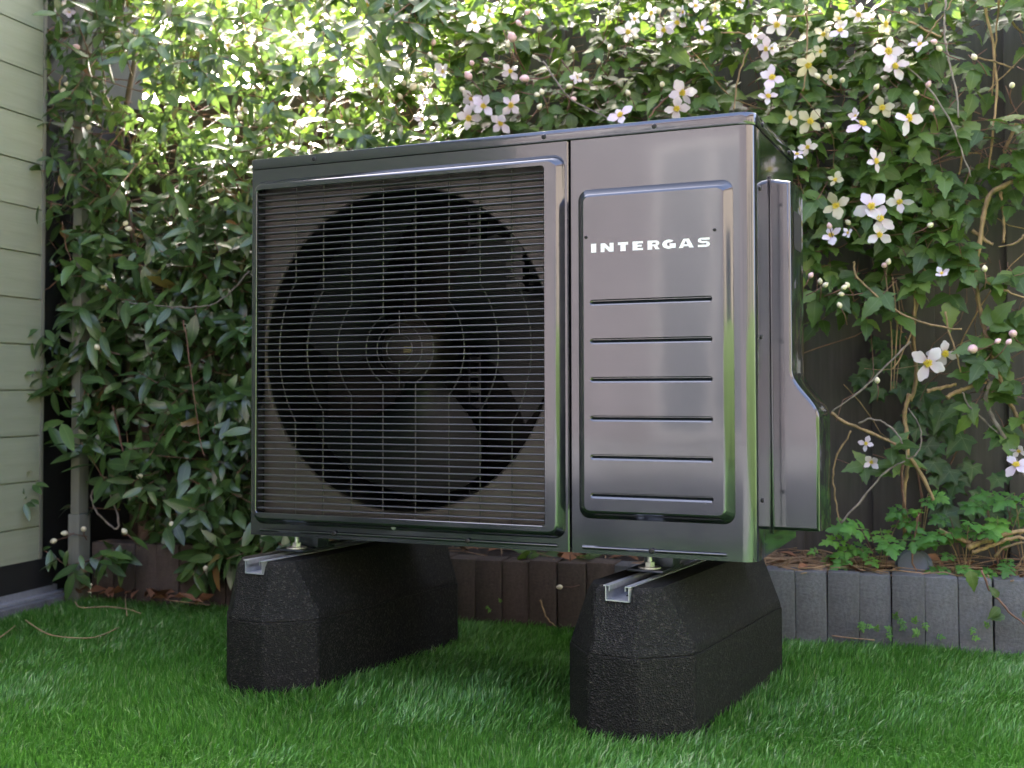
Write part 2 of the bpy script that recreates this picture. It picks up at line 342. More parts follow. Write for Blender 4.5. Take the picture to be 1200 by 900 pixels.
# edging of upright concrete pavers
edging = thing('paver_edging', 'low edging row of upright grey concrete pavers along the back of the lawn', 'edging', G(0.6, EDGE_N, 0))
bw = 0.0650; step = 0.0657; g = -0.80; i = 0; blocks = []
for k in range(6):
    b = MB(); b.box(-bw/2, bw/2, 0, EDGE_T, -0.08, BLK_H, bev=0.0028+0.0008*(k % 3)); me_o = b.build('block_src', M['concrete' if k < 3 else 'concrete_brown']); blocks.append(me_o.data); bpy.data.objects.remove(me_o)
RG = Matrix.Rotation(GA, 4, 'Z')
while g < 2.6:
    gap = 0.003 if i % 7 == 4 else 0.0
    p = G(g, EDGE_N+random.uniform(-.003, .003), random.uniform(-.004, .004))
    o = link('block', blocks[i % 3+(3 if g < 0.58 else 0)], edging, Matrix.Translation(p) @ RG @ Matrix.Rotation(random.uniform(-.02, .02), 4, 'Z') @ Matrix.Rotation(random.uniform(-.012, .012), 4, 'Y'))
    g += step+gap; i += 1

# fence of vertical boards (two panels: low brown one on the left, tall dark one on the right)
def fence(name, label, g0, g1, h, mat, bwid, gap, post_mat):
    t = thing(name, label, 'fence', G((g0+g1)/2, FENCE_N, 0.05))
    src = []
    for k in range(2):
        b = MB(); b.box(-bwid/2-(0.014 if k == 0 else 0), bwid/2+(0.014 if k == 0 else 0), 0, 0.016, -0.06, h, bev=0.003); o = b.build('b', mat); src.append(o.data); bpy.data.objects.remove(o)
    g = g0+bwid/2; i = 0
    while g < g1-bwid/2+0.06:
        link('board', src[i % 2], t, Matrix.Translation(G(g, FENCE_N+(0.0 if i % 2 else 0.020)+random.uniform(-.0015, .0015), random.uniform(-.01, .01))) @ RG @ Matrix.Rotation(random.uniform(-.004, .004), 4, 'Y'))
        g += bwid+gap; i += 1
    for z in (0.35, h*0.82):
        b = MB(); b.box(g0, g1, FENCE_N+0.040, FENCE_N+0.075, z-0.04, z+0.04, fn=lambda x, y, z: G(x, y, z)); b.build('rail', mat, t)
    for gp in (g0-0.02, g1-0.05):
        b = MB(); b.box(gp, gp+0.07, FENCE_N+0.08, FENCE_N+0.15, 0, h+0.04, fn=lambda x, y, z: G(x, y, z)); b.build('post', post_mat, t)
    return t
lowf = fence('board_fence', 'low brown board fence hidden behind the dark glossy climber on the left', -1.0, 0.09, 1.36, M['fence_brown'], 0.118, 0.006, M['fence_brown'])
b = MB(); b.box(0.045, 0.125, FENCE_N-0.05, FENCE_N-0.004, 0, 1.62, fn=lambda x, y, z: G(x, y, z), bev=.003); b.build('post', M['fence'], lowf)  # post added over the panel joint to block a sun leak
fence('board_fence', 'tall dark board fence behind the heat pump and the flowering climber', 0.07, 3.2, 1.58, M['fence'], 0.142, 0.007, M['fence'])

# shed wall on the left
shed = thing('garden_shed', 'pale green shed wall of horizontal boards at the left edge of the photo', 'shed', G(-1.6, -0.8, 0))
SG = -0.915; z = 0.095; i = 0
bsrc = MB(); L0, L1 = -2.6, 0.532
prof = [(-0.022, 0.0), (0.0, 0.0), (0.0, 0.1110), (-0.007, 0.1118), (-0.007, 0.1153), (-0.022, 0.1153)]
n_ = len(prof); vs = [(x, L0, zz) for x, zz in prof]+[(x, L1, zz) for x, zz in prof]
fs = [(k, (k+1) % n_, n_+(k+1) % n_, n_+k) for k in range(n_)]+[tuple(range(n_)), tuple(reversed(range(n_, 2*n_)))]
bsrc.add(vs, fs); bo = bsrc.build('b', M['siding'], sharp=20); bme = bo.data; bpy.data.objects.remove(bo)
bme.flip_normals()
ZB = [0.0734+0.1153*k for k in range(19)]
for zz in ZB:
    link('siding_board', bme, shed, Matrix.Translation(G(SG, 0, zz)+Vector((random.uniform(-.0008, .0008), 0, 0))) @ RG)
gfn = lambda x, y, z: G(x, y, z)
b = MB(); b.box(SG-0.05, SG-0.024, L0, L1-0.004, 0.02, 2.25, fn=gfn); b.build('backing_wall', M['black'], shed)
b = MB(); b.box(SG-0.03, SG+0.0025, L1+0.0005, L1+0.012, 0.1035, 2.25, fn=gfn, bev=0.001); b.build('corner_trim', M['post'], shed)
b = MB(); b.box(SG-0.1, SG-0.028, L1+0.014, 1.0, 0.0, 2.3, fn=gfn); b.build('dark_return_panel', M['black'], shed)
b = MB(); b.box(SG-0.08, SG+0.004, L0, L1+0.05, 0.031, 0.103, fn=gfn); b.build('plinth', M['black'], shed)
b = MB(); b.box(SG-0.08, SG+0.024, L0, 0.601, -0.01, 0.014, fn=gfn, bev=0.002); b.box(SG-0.03, SG+0.005, L0, 0.599, 0.0145, 0.0305, fn=gfn, bev=0.002); b.build('threshold_rail', M['alu'], shed)
b = MB(); b.box(SG-2.2, SG-0.06, L0, 0.53, 0, 2.25, fn=gfn); b.build('shed_body', M['black'], shed)
b = MB(); b.add([G(SG+0.12, L0-.1, 2.3), G(SG+0.12, 0.62, 2.3), G(SG-2.3, 0.62, 2.42), G(SG-2.3, L0-.1, 2.42), G(SG+0.12, L0-.1, 2.26), G(SG+0.12, 0.62, 2.26), G(SG-2.3, 0.62, 2.38), G(SG-2.3, L0-.1, 2.38)], [(0, 1, 2, 3), (7, 6, 5, 4), (0, 4, 5, 1), (1, 5, 6, 2), (2, 6, 7, 3), (3, 7, 4, 0)]); b.build('roof', M['roof'], shed)
# small concrete apron under the shed rail
b = MB(); b.box(SG-0.05, SG+0.055, L0, 0.66, -0.05, 0.008, fn=gfn, bev=0.003); tag(b.build('threshold_slab', M['concrete']), kind='structure')

post = thing('square_post', 'slim pale grey-green square post standing beside the shed corner', 'post', G(-0.844, 0.6, 0))
b = MB(); b.box(-0.857, -0.831, 0.580, 0.617, 0.215, 2.0, fn=gfn, bev=0.0015); b.build('shaft', M['post'], post)
b = MB(); b.box(-0.861, -0.8275, 0.576, 0.622, -0.02, 0.214, fn=gfn, bev=0.002); b.build('base_sleeve', M['post'], post)

# brick house and terrace across the garden, seen only as a reflection in the paint
house = thing('brick_house', 'brown brick house across the garden behind the viewer, mirrored in the paint', 'house', G(1, -10.5, 0))
HN = -9.6
wins = [(-6.6, -5.2, 0.9, 2.3), (-3.2, -1.9, 0.05, 3.1), (1.0, 2.7, 0.9, 2.3), (5.2, 6.3, 0.05, 2.15), (-4.4, -3.0, 3.4, 4.7), (-1.2, 0.2, 3.4, 4.7), (2.2, 3.6, 3.4, 4.7)]
b = MB(); b.box(-10.5, 9, HN-8, HN, 0, 5.4, fn=gfn); b.build('wall', M['brick'], house)
for (x0, x1, z0, z1) in wins:
    b = MB()
    for a in ((x0, x1, z0, z0+.08), (x0, x1, z1-.08, z1), (x0, x0+.08, z0+.081, z1-.081), (x1-.08, x1, z0+.081, z1-.081), ((x0+x1)/2-.04, (x0+x1)/2+.04, z0+.081, z1-.081)): b.box(a[0], a[1], HN+.001, HN+.05, a[2], a[3], fn=gfn)
    w = b.build('window', M['frame'], house)
    b = MB(); b.box(x0+.05, x1-.05, HN+.002, HN+.02, z0+.05, z1-.05, fn=gfn); b.build('pane', M['glass'], w)
b = MB(); b.add([G(-10.8, HN+.4, 5.3), G(9.3, HN+.4, 5.3), G(9.3, HN-4, 8.2), G(-10.8, HN-4, 8.2), G(-10.8, HN-8.4, 5.3), G(9.3, HN-8.4, 5.3)], [(0, 1, 2, 3), (3, 2, 5, 4), (0, 3, 4), (1, 5, 2)]); b.build('roof', M['roof'], house)
nb = thing('neighbour_house', 'plain beige house beyond the right hedge, mirrored in the rounded panel corner', 'house', G(11, -4, 0))
b = MB(); b.box(8.5, 14, -11, 1.5, 0, 4.6, fn=gfn); b.build('wall', M['render'], nb)
b = MB(); b.add([G(8.1, -11.3, 4.5), G(8.1, 1.8, 4.5), G(11.2, 1.8, 6.8), G(11.2, -11.3, 6.8), G(14.4, 1.8, 4.5), G(14.4, -11.3, 4.5)], [(0, 3, 2, 1), (3, 5, 4, 2), (0, 5, 3), (1, 2, 4)]); b.build('roof', M['roof'], nb)
for n0 in (-9, -5.5, -2):
    b = MB(); b.box(8.47, 8.499, n0, n0+1.3, 1.0, 2.4, fn=gfn); b.build('window', M['glass'], nb)
hedge = thing('boundary_hedge', 'clipped green hedge down the right side of the garden, mirrored in the panel edges', 'hedge', G(4.4, -3, 0))
b = MB(); vs = []; fs = []; K, J = 60, 14
for i in range(K+1):
    for j in range(J+1):
        t = j/J; n_ = -8+9*i/K; ww = 0.35*math.sin(math.pi*t)**.5 if 0 < j < J else 0
        a = math.pi*t; q = G(4.5-0.42*math.cos(a)*(1 if .2 < t < .8 else 1), n_, 0) + Vector((0, 0, 0.85*min(1, math.sin(a)*1.6)))
        q += GV*0.12*noise.noise(q*4)+Vector((0, 0, .1*noise.noise(q*5))); vs.append(q)
for i in range(K):
    for j in range(J): q = i*(J+1)+j; fs.append((q, q+1, q+J+2, q+J+1))
b.add(vs, fs); b.build('foliage', M['shrub'], hedge, sharp=180)
b = MB(); b.box(-10.5, 9, HN, HN+7.3, -0.05, -0.005, fn=gfn); tag(b.build('terrace', M['pave']), kind='structure')

# ================================================================== HEAT PUMP
W, D, Z0, ZS, ZT, WS = 0.949, 0.352, 0.259, 0.9462, 0.966, 0.640
pump = thing('heat_pump', 'dark grey metallic heat pump outdoor unit with round fan grille on two black supports', 'heat pump', (W/2, D/2, Z0))
def plan(x0, x1, y0, y1, rfr, rfl=0.006, rb=0.008, k=7):
    pts = []
    for cx, cy, a0, r in ((x1-rfr, y0+rfr, -90, rfr), (x1-rb, y1-rb, 0, rb), (x0+rb, y1-rb, 90, rb), (x0+rfl, y0+rfl, 180, rfl)):
        for i in range(k+1):
            a = R_(a0+90*i/k); pts.append((cx+r*math.cos(a), cy+r*math.sin(a)))
    return pts
# right front panel wrapping round the corner
CY = [(WS+0.0016, 0.010), (WS+0.0016, 0.002), (WS+0.0036, 0.0)]
rc = 0.022
arc = [(W-rc+rc*math.sin(R_(a)), rc-rc*math.cos(R_(a))) for a in range(0, 91, 9)]
pad_o = rrect(0.6565, 0.9165, 0.3165, 0.8605, 0.018)
# flat part of the panel has a hole where the raised pad grows out
mb = MB()
v, f = fill_holes([(WS+0.0036, Z0), (W-rc, Z0), (W-rc, ZS-0.001), (WS+0.0036, ZS-0.001)], [pad_o], 0.0); mb.add(v, f)
mb.loops([[(x, y, Z0) for x, y in arc]+[(W, 0.058, Z0)], [(x, y, ZS-0.001) for x, y in arc]+[(W, 0.058, ZS-0.001)]], close=False)
mb.loops([[(x, y, Z0) for x, y in CY], [(x, y, ZS-0.001) for x, y in CY]], close=False)
mb.loops([[(W, 0.058, Z0), (W-0.003, 0.0585, Z0), (W-0.003, 0.07, Z0)], [(W, 0.058, ZS-0.001), (W-0.003, 0.0585, ZS-0.001), (W-0.003, 0.07, ZS-0.001)]], close=False)
mb.loops([[(WS+.0036, 0, Z0), (W-rc, 0, Z0)], [(WS+.0036, .02, Z0), (W-rc, .02, Z0)]], close=False)
front_right = mb.build('front_panel', M['paint'], pump, sharp=40)
# raised access pad with six pressed grooves
def inset(x0, x1, z0, z1, d, r): return rrect(x0+d, x1-d, z0+d, z1-d, r)
PD = 0.017
mb = MB(); ls = []
for d, y in ((0.0, 0.0), (0.0008, -0.0012), (0.0105, -PD+0.0022), (0.0125, -PD+0.0006), (0.0150, -PD)):
    ls.append([(x, y, z) for x, z in inset(0.6565, 0.9165, 0.3165, 0.8605, d, max(0.004, 0.018-d*0.6))])
mb.loops(ls)
face = inset(0.6565, 0.9165, 0.3165, 0.8605, 0.0150, 0.009)
gz = [0.671, 0.6075, 0.5445, 0.4815, 0.4185, 0.356]
holes = [rrect(0.682, 0.886, z-0.0048, z+0.0048, 0.0046, 3) for z in gz]
v, f = fill_holes(face, holes, -PD); mb.add(v, f)
for z in gz:
    o1 = rrect(0.682, 0.886, z-0.0048, z+0.0048, 0.0046, 3); o2 = rrect(0.6850, 0.8830, z+0.0014, z+0.0040, 0.0012, 3); o3 = rrect(0.6856, 0.8824, z+0.0022, z+0.0034, 0.0005, 3)
    mb.loops([[(x, -PD, zz) for x, zz in o1], [(x, -PD+0.0046, zz) for x, zz in o2], [(x, -PD+0.0054, zz) for x, zz in o3]], cap1=True)
pad = mb.build('access_panel', M['paint'], pump, sharp=30)
# left front panel with the fan opening
gr_o = rrect(0.007, 0.6325, 0.2805, 0.9235, 0.020)
mb = MB()
v, f = fill_holes([(0.0, Z0), (WS-0.0036, Z0), (WS-0.0036, ZS-0.001), (0.0, ZS-0.001)], [gr_o], 0.0); mb.add(v, f)
mb.loops([[(WS-.0036, 0, Z0), (WS-.0016, .002, Z0), (WS-.0016, .01, Z0)], [(WS-.0036, 0, ZS-.001), (WS-.0016, .002, ZS-.001), (WS-.0016, .01, ZS-.001)]], close=False)
mb.loops([[(0.0, 0.12, Z0), (0, 0.0, Z0)], [(0, 0.12, ZS-.001), (0, 0.0, ZS-.001)]], close=False)
mb.loops([[(0, 0, Z0), (WS-.0036, 0, Z0)], [(0, .02, Z0), (WS-.0036, .02, Z0)]], close=False)
mb.build('front_panel', M['paint'], pump, sharp=40)
b = MB(); b.box(WS-0.008, WS+0.008, 0.0105, 0.0125, Z0, ZS-.002); b.build('seam_strip', M['dark'], pump)
# raised grille surround
mb = MB(); ls = []
for d, y in ((0.0, 0.0), (0.0008, -0.0012), (0.0085, -PD+0.0024), (0.0105, -PD+0.0007), (0.0130, -PD)):
    ls.append([(x, y, z) for x, z in inset(0.007, 0.6325, 0.2805, 0.9235, d, max(0.005, 0.020-d*0.6))])
mb.loops(ls)
OP = (0.0215, 0.6020, 0.3015, 0.9045)
v, f = fill_holes(inset(0.007, 0.6325, 0.2805, 0.9235, 0.0130, 0.0122), [rrect(*OP, 0.006)], -PD); mb.add(v, f)
o1 = rrect(*OP, 0.006); o2 = rrect(OP[0]+.001, OP[1]-.001, OP[2]+.001, OP[3]-.001, 0.006)
mb.loops([[(x, -PD, z) for x, z in o1], [(x, -PD+0.001, z) for x, z in o2], [(x, 0.010, z) for x, z in o2]])
grille = mb.build('fan_grille', M['paint'], pump, sharp=30)
# slats: one mesh, many objects
nsl = 49; zs_ = [OP[2]+(OP[3]-OP[2])*(i+0.75)/(nsl+0.5) for i in range(nsl)]
x0, x1 = OP[0]-0.001, OP[1]+0.001
pr = [(-0.0105, -0.0009), (-0.0112, 0.0), (-0.0105, 0.0011), (-0.0085, 0.0014), (0.0045, 0.0010), (0.0045, -0.0010), (-0.0085, -0.0013)]
b = MB(); b.loops([[(x0, y, z) for y, z in pr], [(x1, y, z) for y, z in pr]], cap0=True, cap1=True); o = b.build('s', M['grille'], sharp=40); sm = o.data; bpy.data.objects.remove(o)
sm.flip_normals()
for z in zs_: link('slat', sm, grille, Matrix.Translation((0, 0, z)), True)
FC = (0.3135, 0.602)
def wire_pts(a, Rr, sgn):
    dz = math.sqrt(Rr*Rr-a*a); th = math.acos(a/Rr); pts = [(FC[0]+sgn*a, 0, OP[3]), (FC[0]+sgn*a, 0, FC[1]+dz+0.02), (FC[0]+sgn*a, 0, FC[1]+dz)]
    for i in range(1, 14):
        t = th-2*th*i/14; pts.append((FC[0]+sgn*Rr*math.cos(t), 0, FC[1]+Rr*math.sin(t)))
    pts += [(FC[0]+sgn*a, 0, FC[1]-dz), (FC[0]+sgn*a, 0, OP[2])]
    return [(x, 0.0062, z) for x, y, z in pts]
for a, Rr in ((0.033, 0.0685), (0.099, 0.129), (0.159, 0.194), (0.219, 0.255)):
    for s in (-1, 1):
        b = MB(); b.tube(wire_pts(a, Rr, s), 0.00135, 6); b.build('wire', M['grille'], grille)
for rr in (0.026, 0.046):
    b = MB(); b.tube([(FC[0]+rr*math.cos(t), 0.0062, FC[1]+rr*math.sin(t)) for t in [2*math.pi*i/28 for i in range(29)]], 0.0011, 5, cap=False); b.build('wire_ring', M['grille'], grille)
for s in (-1, 1):
    b = MB(); b.tube([(FC[0], 0.0062, FC[1]+s*0.026), (FC[0], 0.0062, FC[1]+s*0.0685)], 0.0011, 5); b.build('wire_stub', M['grille'], grille)
# shroud deck with the round mouth
mb = MB(); YD = 0.017; RF = 0.294
circ = [(FC[0]-.003+RF*math.cos(2*math.pi*i/72), FC[1]+RF*math.sin(2*math.pi*i/72)) for i in range(72)]
v, f = fill_holes([(0.004, 0.27), (0.628, 0.27), (0.628, 0.93), (0.004, 0.93)], [circ], YD); mb.add(v, f)
rg_ = lambda dr, y: [(FC[0]-.003+(RF+dr)*math.cos(2*math.pi*i/72), y, FC[1]+(RF+dr)*math.sin(2*math.pi*i/72)) for i in range(72)]
mb.loops([rg_(0, YD), rg_(-.0015, YD+.0008), rg_(-.003, YD+.003), rg_(-.0036, YD+.006)]); mb.build('fan_shroud', M['shroud'], pump, sharp=50)
mb = MB(); mb.loops([rg_(-.0038, YD+.0062), rg_(-.006, YD+.012), rg_(-.009, YD+.03), rg_(-.009, YD+.115)]); mb.build('fan_ring', M['bracket'], pump, sharp=50)
# fan
fy = 0.085; fcx, fcz = FC[0], FC[1]
mb = MB(); ls = []
for r, y in ((0.001, fy-0.052), (0.03, fy-0.051), (0.052, fy-0.046), (0.060, fy-0.036), (0.062, fy+0.03)):
    ls.append([(fcx+r*math.cos(2*math.pi*i/32), y, fcz+r*math.sin(2*math.pi*i/32)) for i in range(32)])
mb.loops(ls, cap0=True); fan_hub = mb.build('fan_hub', M['copper'], pump, sharp=40)
mb = MB(); mb.box(fcx-0.005, fcx+0.011, fy-0.0545, fy-0.0525, fcz-0.006, fcz+0.006); mb.build('hub_label', M['label'], fan_hub)
for ph in (158, 278, 38):
    vs = []; fs = []; nr, na = 8, 12
    for i in range(nr+1):
        r = 0.055+(0.268-0.055)*i/nr
        sweep = 28+42*math.sin(min(1, i/nr*1.1)*math.pi/2); lean = -26*(i/nr)**1.5
        for j in range(na+1):
            u = j/na; a = R_(ph+lean+(u-0.5)*2*sweep*0.62)
            rr = r*(1-0.05*(abs(u-0.5)*2)**4*(i/nr))
            y = fy+0.035*(u-0.5)*2*(0.9-0.35*i/nr)+0.008*math.sin(u*math.pi)
            vs.append((fcx+rr*math.cos(a), y, fcz+rr*math.sin(a)))
    for i in range(nr):
        for j in range(na): q = i*(na+1)+j; fs.append((q, q+1, q+na+2, q+na+1))
    top = len(vs); vs2 = [(x, y+0.003, z) for x, y, z in vs]
    fs2 = [tuple(reversed([k+top for k in f])) for f in fs]
    rim = [j for j in range(na+1)]+[i*(na+1)+na for i in range(1, nr+1)]+[nr*(na+1)+j for j in range(na-1, -1, -1)]+[i*(na+1) for i in range(nr-1, 0, -1)]
    fs3 = [(rim[k], rim[(k+1) % len(rim)], rim[(k+1) % len(rim)]+top, rim[k]+top) for k in range(len(rim))]
    mb = MB(); mb.add(vs+vs2, fs+fs2+fs3); mb.build('fan_blade', M['fan'], fan_hub, sharp=60)
# motor bracket with slotted rails behind the fan
mb = MB()
for x in (fcx-0.075, fcx+0.065):
    mb.box(x, x+0.004, 0.155, 0.185, 0.29, 0.92); mb.box(x+0.022, x+0.026, 0.155, 0.185, 0.29, 0.92)
    for k in range(22): mb.box(x+0.0045, x+0.0215, 0.157, 0.160, 0.30+k*0.028, 0.311+k*0.028)
mb.build('motor_bracket', M['bracket'], pump)
mb = MB(); mb.tube([(fcx, 0.12, fcz), (fcx, 0.20, fcz)], 0.055, 20); mb.build('fan_motor', M['bracket'], pump, sharp=40)
mb = MB(); mb.box(fcx+0.205, fcx+0.23, 0.028, 0.06, 0.70, 0.84, bev=0.003)
for k in range(7): mb.box(fcx+0.2, fcx+0.235, 0.024, 0.064, 0.705+k*0.019, 0.711+k*0.019)
mb.build('ribbed_clip', M['bracket'], pump)
# coil fins at the back
mb = MB(); mb.box(0.015, 0.62, 0.24, 0.245, 0.275, 0.93); mb.build('coil', M['dark'], pump)
mb = MB(); mb.box(0.003, 0.006, 0.03, 0.34, 0.262, 0.94); mb.box(0.632, 0.636, 0.03, 0.34, 0.262, 0.94); mb.box(0.006, 0.632, 0.02, 0.34, 0.9405, 0.9435); mb.build('inner_wall', M['dark'], pump)
# side, back, base
mb = MB()
mb.loops([[(W-.001, 0.064, Z0), (W-.001, D, Z0), (0.0, D, Z0), (0.0, 0.1205, Z0)], [(W-.001, 0.064, ZS-.001), (W-.001, D, ZS-.001), (0.0, D, ZS-.001), (0.0, 0.1205, ZS-.001)]], close=False)
side = mb.build('side_panel', M['paint'], pump, sharp=30)
mb = MB(); mb.box(0.004, W-0.006, 0.006, D-0.004, Z0+0.001, Z0+0.006); mb.build('base_tray', M['bracket'], pump)
# pressed beads along the bottom of the front
for (xa, xb) in ((0.022, 0.618), (0.662, 0.902)):
    b = MB(); ls = []
    for y, z in ((0.0004, 0.2655), (-0.0026, 0.2672), (-0.0034, 0.2690), (-0.0026, 0.2708), (0.0004, 0.2725)): ls.append([(xa, y, z), (xb, y, z)])
    b.loops([[p[0] for p in ls], [p[1] for p in ls]], close=False, cap0=True, cap1=True); b.build('bead', M['paint'], pump, sharp=60)
# lid
mb = MB(); ls = []
for d, z in ((-0.002, ZS), (-0.0025, ZS+0.001), (-0.0025, ZT-0.003), (-0.0015, ZT-0.0008), (0.001, ZT), (0.03, ZT+0.001)):
    ls.append([(x, y, z) for x, y in plan(d, W-d, d, D-d, max(0.004, 0.024-d), 0.006)])
mb.loops(ls, cap0=True, cap1=True); lid = mb.build('lid', M['paint'], pump, sharp=32)
def screw(name, x, y, z, nrm, parent, r=0.0042, mat='screw'):
    b = MB(); n = Vector(nrm); t = n.orthogonal().normalized(); bt = n.cross(t); c = Vector((x, y, z)); ls = []
    for rr, h in ((r, 0.0), (r, 0.0012), (r*0.75, 0.0022), (r*0.35, 0.0024), (r*0.3, 0.0014)):
        ls.append([c+n*h+(t*math.cos(2*math.pi*i/12)+bt*math.sin(2*math.pi*i/12))*rr for i in range(12)])
    b.loops(ls, cap1=True); return b.build(name, M[mat], parent, sharp=40)
for x in (0.139, 0.596, 0.789): screw('screw', x, -0.0026, 0.9555, (0, -1, 0), lid)
for y in (0.06, 0.3): screw('screw', W+0.0026, y, 0.9555, (1, 0, 0), lid)
for x in (0.185, 0.453, 0.781): screw('screw', x, -0.0034, 0.2692, (0, -1, 0), pump, 0.0048)
screw('rivet', 0.311, -0.0095, 0.2868, (0, -0.9, -0.4), pump, 0.005, 'rivet')
for x in (0.676, 0.8905): screw('screw', x, -PD-0.0003, 0.779, (0, -1, 0), pad, 0.0026)
for z in (0.850, 0.612, 0.352): screw('screw', W+0.0002, 0.045, z, (1, 0, 0), front_right, 0.0038)
# brand lettering, flat white print
LU = 0.198/1037.0; LX = 0.685; LZ = 0.7532; ly = [-PD-0.0004]
def letter(x_off, polys):
    b = MB()
    for p in polys:
        ly[0] -= 0.000015
        n = len(p); vs = [(LX+(x_off+x)*LU, ly[0], LZ+z*LU) for x, z in p]+[(LX+(x_off+x)*LU, -PD+0.0001, LZ+z*LU) for x, z in p]
        b.add(vs, [tuple(range(n))]+[(i, i+n, (i+1) % n+n, (i+1) % n) for i in range(n)])
    ly[0] = -PD-0.0004; b.build('letter', M['white'], pad, sharp=30)
def band(cx, cz, rx, rz, tx, tz, a0, a1, n=12):
    qs = []
    for i in range(n):
        a, c = R_(a0+(a1-a0)*i/n), R_(a0+(a1-a0)*(i+1)/n)
        qs.append([(cx+rx*math.cos(a), cz+rz*math.sin(a)), (cx+rx*math.cos(c), cz+rz*math.sin(c)), (cx+(rx-tx)*math.cos(c), cz+(rz-tz)*math.sin(c)), (cx+(rx-tx)*math.cos(a), cz+(rz-tz)*math.sin(a))])
    return qs
rect = lambda x0, x1, z0, z1: [(x0, z0), (x1, z0), (x1, z1), (x0, z1)]
letter(0, [rect(0, 46, 0, 75)])
letter(87, [rect(0, 34, 0, 75), rect(81, 115, 0, 75), [(0, 75), (38, 75), (115, 0), (77, 0)]])
letter(242, [rect(0, 91, 53, 75), rect(23, 68, 0, 54)])
letter(372, [rect(0, 42, 0, 75), rect(41, 91, 57, 75), rect(41, 82, 29, 46), rect(41, 92, 0, 18)])
letter(504, [rect(0, 40, 0, 75), rect(39, 68, 58, 75), rect(39, 68, 28, 42)]+band(68, 51.5, 34, 23.5, 30, 9, -90, 90)+[[(52, 30), (82, 30), (106, 0), (70, 0)]])
letter(634, band(56, 37.5, 58, 38, 40, 21, 50, 325, 22)+[rect(62, 113, 26, 42), rect(86, 113, 4, 27)])
letter(774, [[(0, 0), (36, 0), (62, 75), (40, 75)], [(90, 0), (126, 0), (86, 75), (50, 75)], rect(30, 95, 13, 29)])
letter(932, [rect(38, 102, 58, 75), rect(4, 72, 0, 17)]+band(38, 54, 34, 21, 28, 8, 90, 270)+[rect(37, 70, 31, 46)]+band(70, 22.5, 35, 23.5, 29, 9, -90, 90))
# service cover on the right side
cy0, cy1 = 0.134, 0.250
pr = [(W-.001, 0.295), (1.0255, 0.295)]+[(1.0255, 0.47)]
for t in np.linspace(0, 1, 12): s_ = t*t*(3-2*t); pr.append((1.0255-(1.0255-0.982)*s_, 0.482+0.078*t))
pr += [(0.982, 0.875), (W-.001, 0.882)]
def shrink(p, d):
    c = Vector((0.985, 0.57)); out = []
    n = len(p)
    for i in range(n):
        a = Vector(p[i-1]); b_ = Vector(p[i]); c_ = Vector(p[(i+1) % n]); e1 = (b_-a).normalized(); e2 = (c_-b_).normalized()
        n1 = Vector((-e1.y, e1.x)); n2 = Vector((-e2.y, e2.x)); m_ = (n1+n2); m_ = m_/max(0.3, m_.dot(n1)) if m_.length > 1e-6 else n1
        q = b_+m_*d
        if abs(b_.x-(W-.001)) < 1e-6: q.x = b_.x
        out.append((q.x, q.y))
    return out
mb = MB(); ls = []
for d, y in ((0.006, cy0), (0.0045, cy0+0.0004), (0.0025, cy0+0.0018), (0.0008, cy0+0.004), (0.0, cy0+0.007), (0.0, cy1)):
    ls.append([(x, y, z) for x, z in shrink(pr, d)])
mb.loops(ls, cap1=True)
v = ls[0]; mb.add(v, [tuple(reversed(range(len(v))))])
cover = mb.build('side_cover', M['paint'], pump, sharp=32)
bm = bmesh.new(); bm.from_mesh(cover.data); bmesh.ops.recalc_face_normals(bm, faces=bm.faces); bm.to_mesh(cover.data); bm.free()
mb = MB(); o1 = rrect(0.16, 0.235, 0.765, 0.83, 0.01, 4); o2 = rrect(0.163, 0.232, 0.768, 0.827, 0.008, 4)
mb.loops([[(0.9826, y, z) for y, z in o1], [(0.9830, y, z) for y, z in o2], [(0.9829, y, z) for y, z in o2]], cap1=True); mb.build('handle_recess', M['dark'], cover)
mb = MB(); mb.box(W-0.0005, W+0.0022, 0.127, cy0-0.0005, 0.29, 0.884, bev=0.0006); mb.build('cover_flange', M['paint'], pump)
# mounting feet of the unit with bolts
def mount(x, y, rz):
    b = MB(); fn = lambda a, c, z: Matrix.Translation((x, y, 0)) @ Matrix.Rotation(rz, 4, 'Z') @ Vector((a, c, z))
    b.box(-0.032, 0.032, -0.022, 0.075, 0.2255, 0.2295, fn=fn, bev=0.001); b.box(-0.032, 0.032, 0.052, 0.0555, 0.2297, 0.2585, fn=fn)
    b.box(-0.012, 0.034, 0.02, 0.05, 0.2297, 0.250, fn=fn, bev=0.003)
    ft = b.build('mounting_foot', M['bkplate'], pump)
    def ring(r0, z0, r1, z1, k): return [[fn(r*math.cos(2*math.pi*i/k), r*math.sin(2*math.pi*i/k), z) for i in range(k)] for r, z in ((r0, z0), (r1, z1))]
    b = MB(); b.loops(ring(0.019, 0.2297, 0.019, 0.2318, 24), cap0=True, cap1=True); b.build('washer', M['zinc'], ft)
    b = MB(); b.loops(ring(0.0085, 0.2319, 0.0085, 0.2400, 6), cap0=True, cap1=True); b.build('nut', M['zinc'], ft, sharp=20)
    b = MB(); b.loops(ring(0.0042, 0.2401, 0.0040, 0.2515, 12), cap0=True, cap1=True); b.build('bolt', M['zinc'], ft)
FEET = [(0.046, -0.080), (0.741, -0.088)]
FRZ = -0.100
mount(0.063, 0.058, FRZ); mount(0.754, 0.075, FRZ)

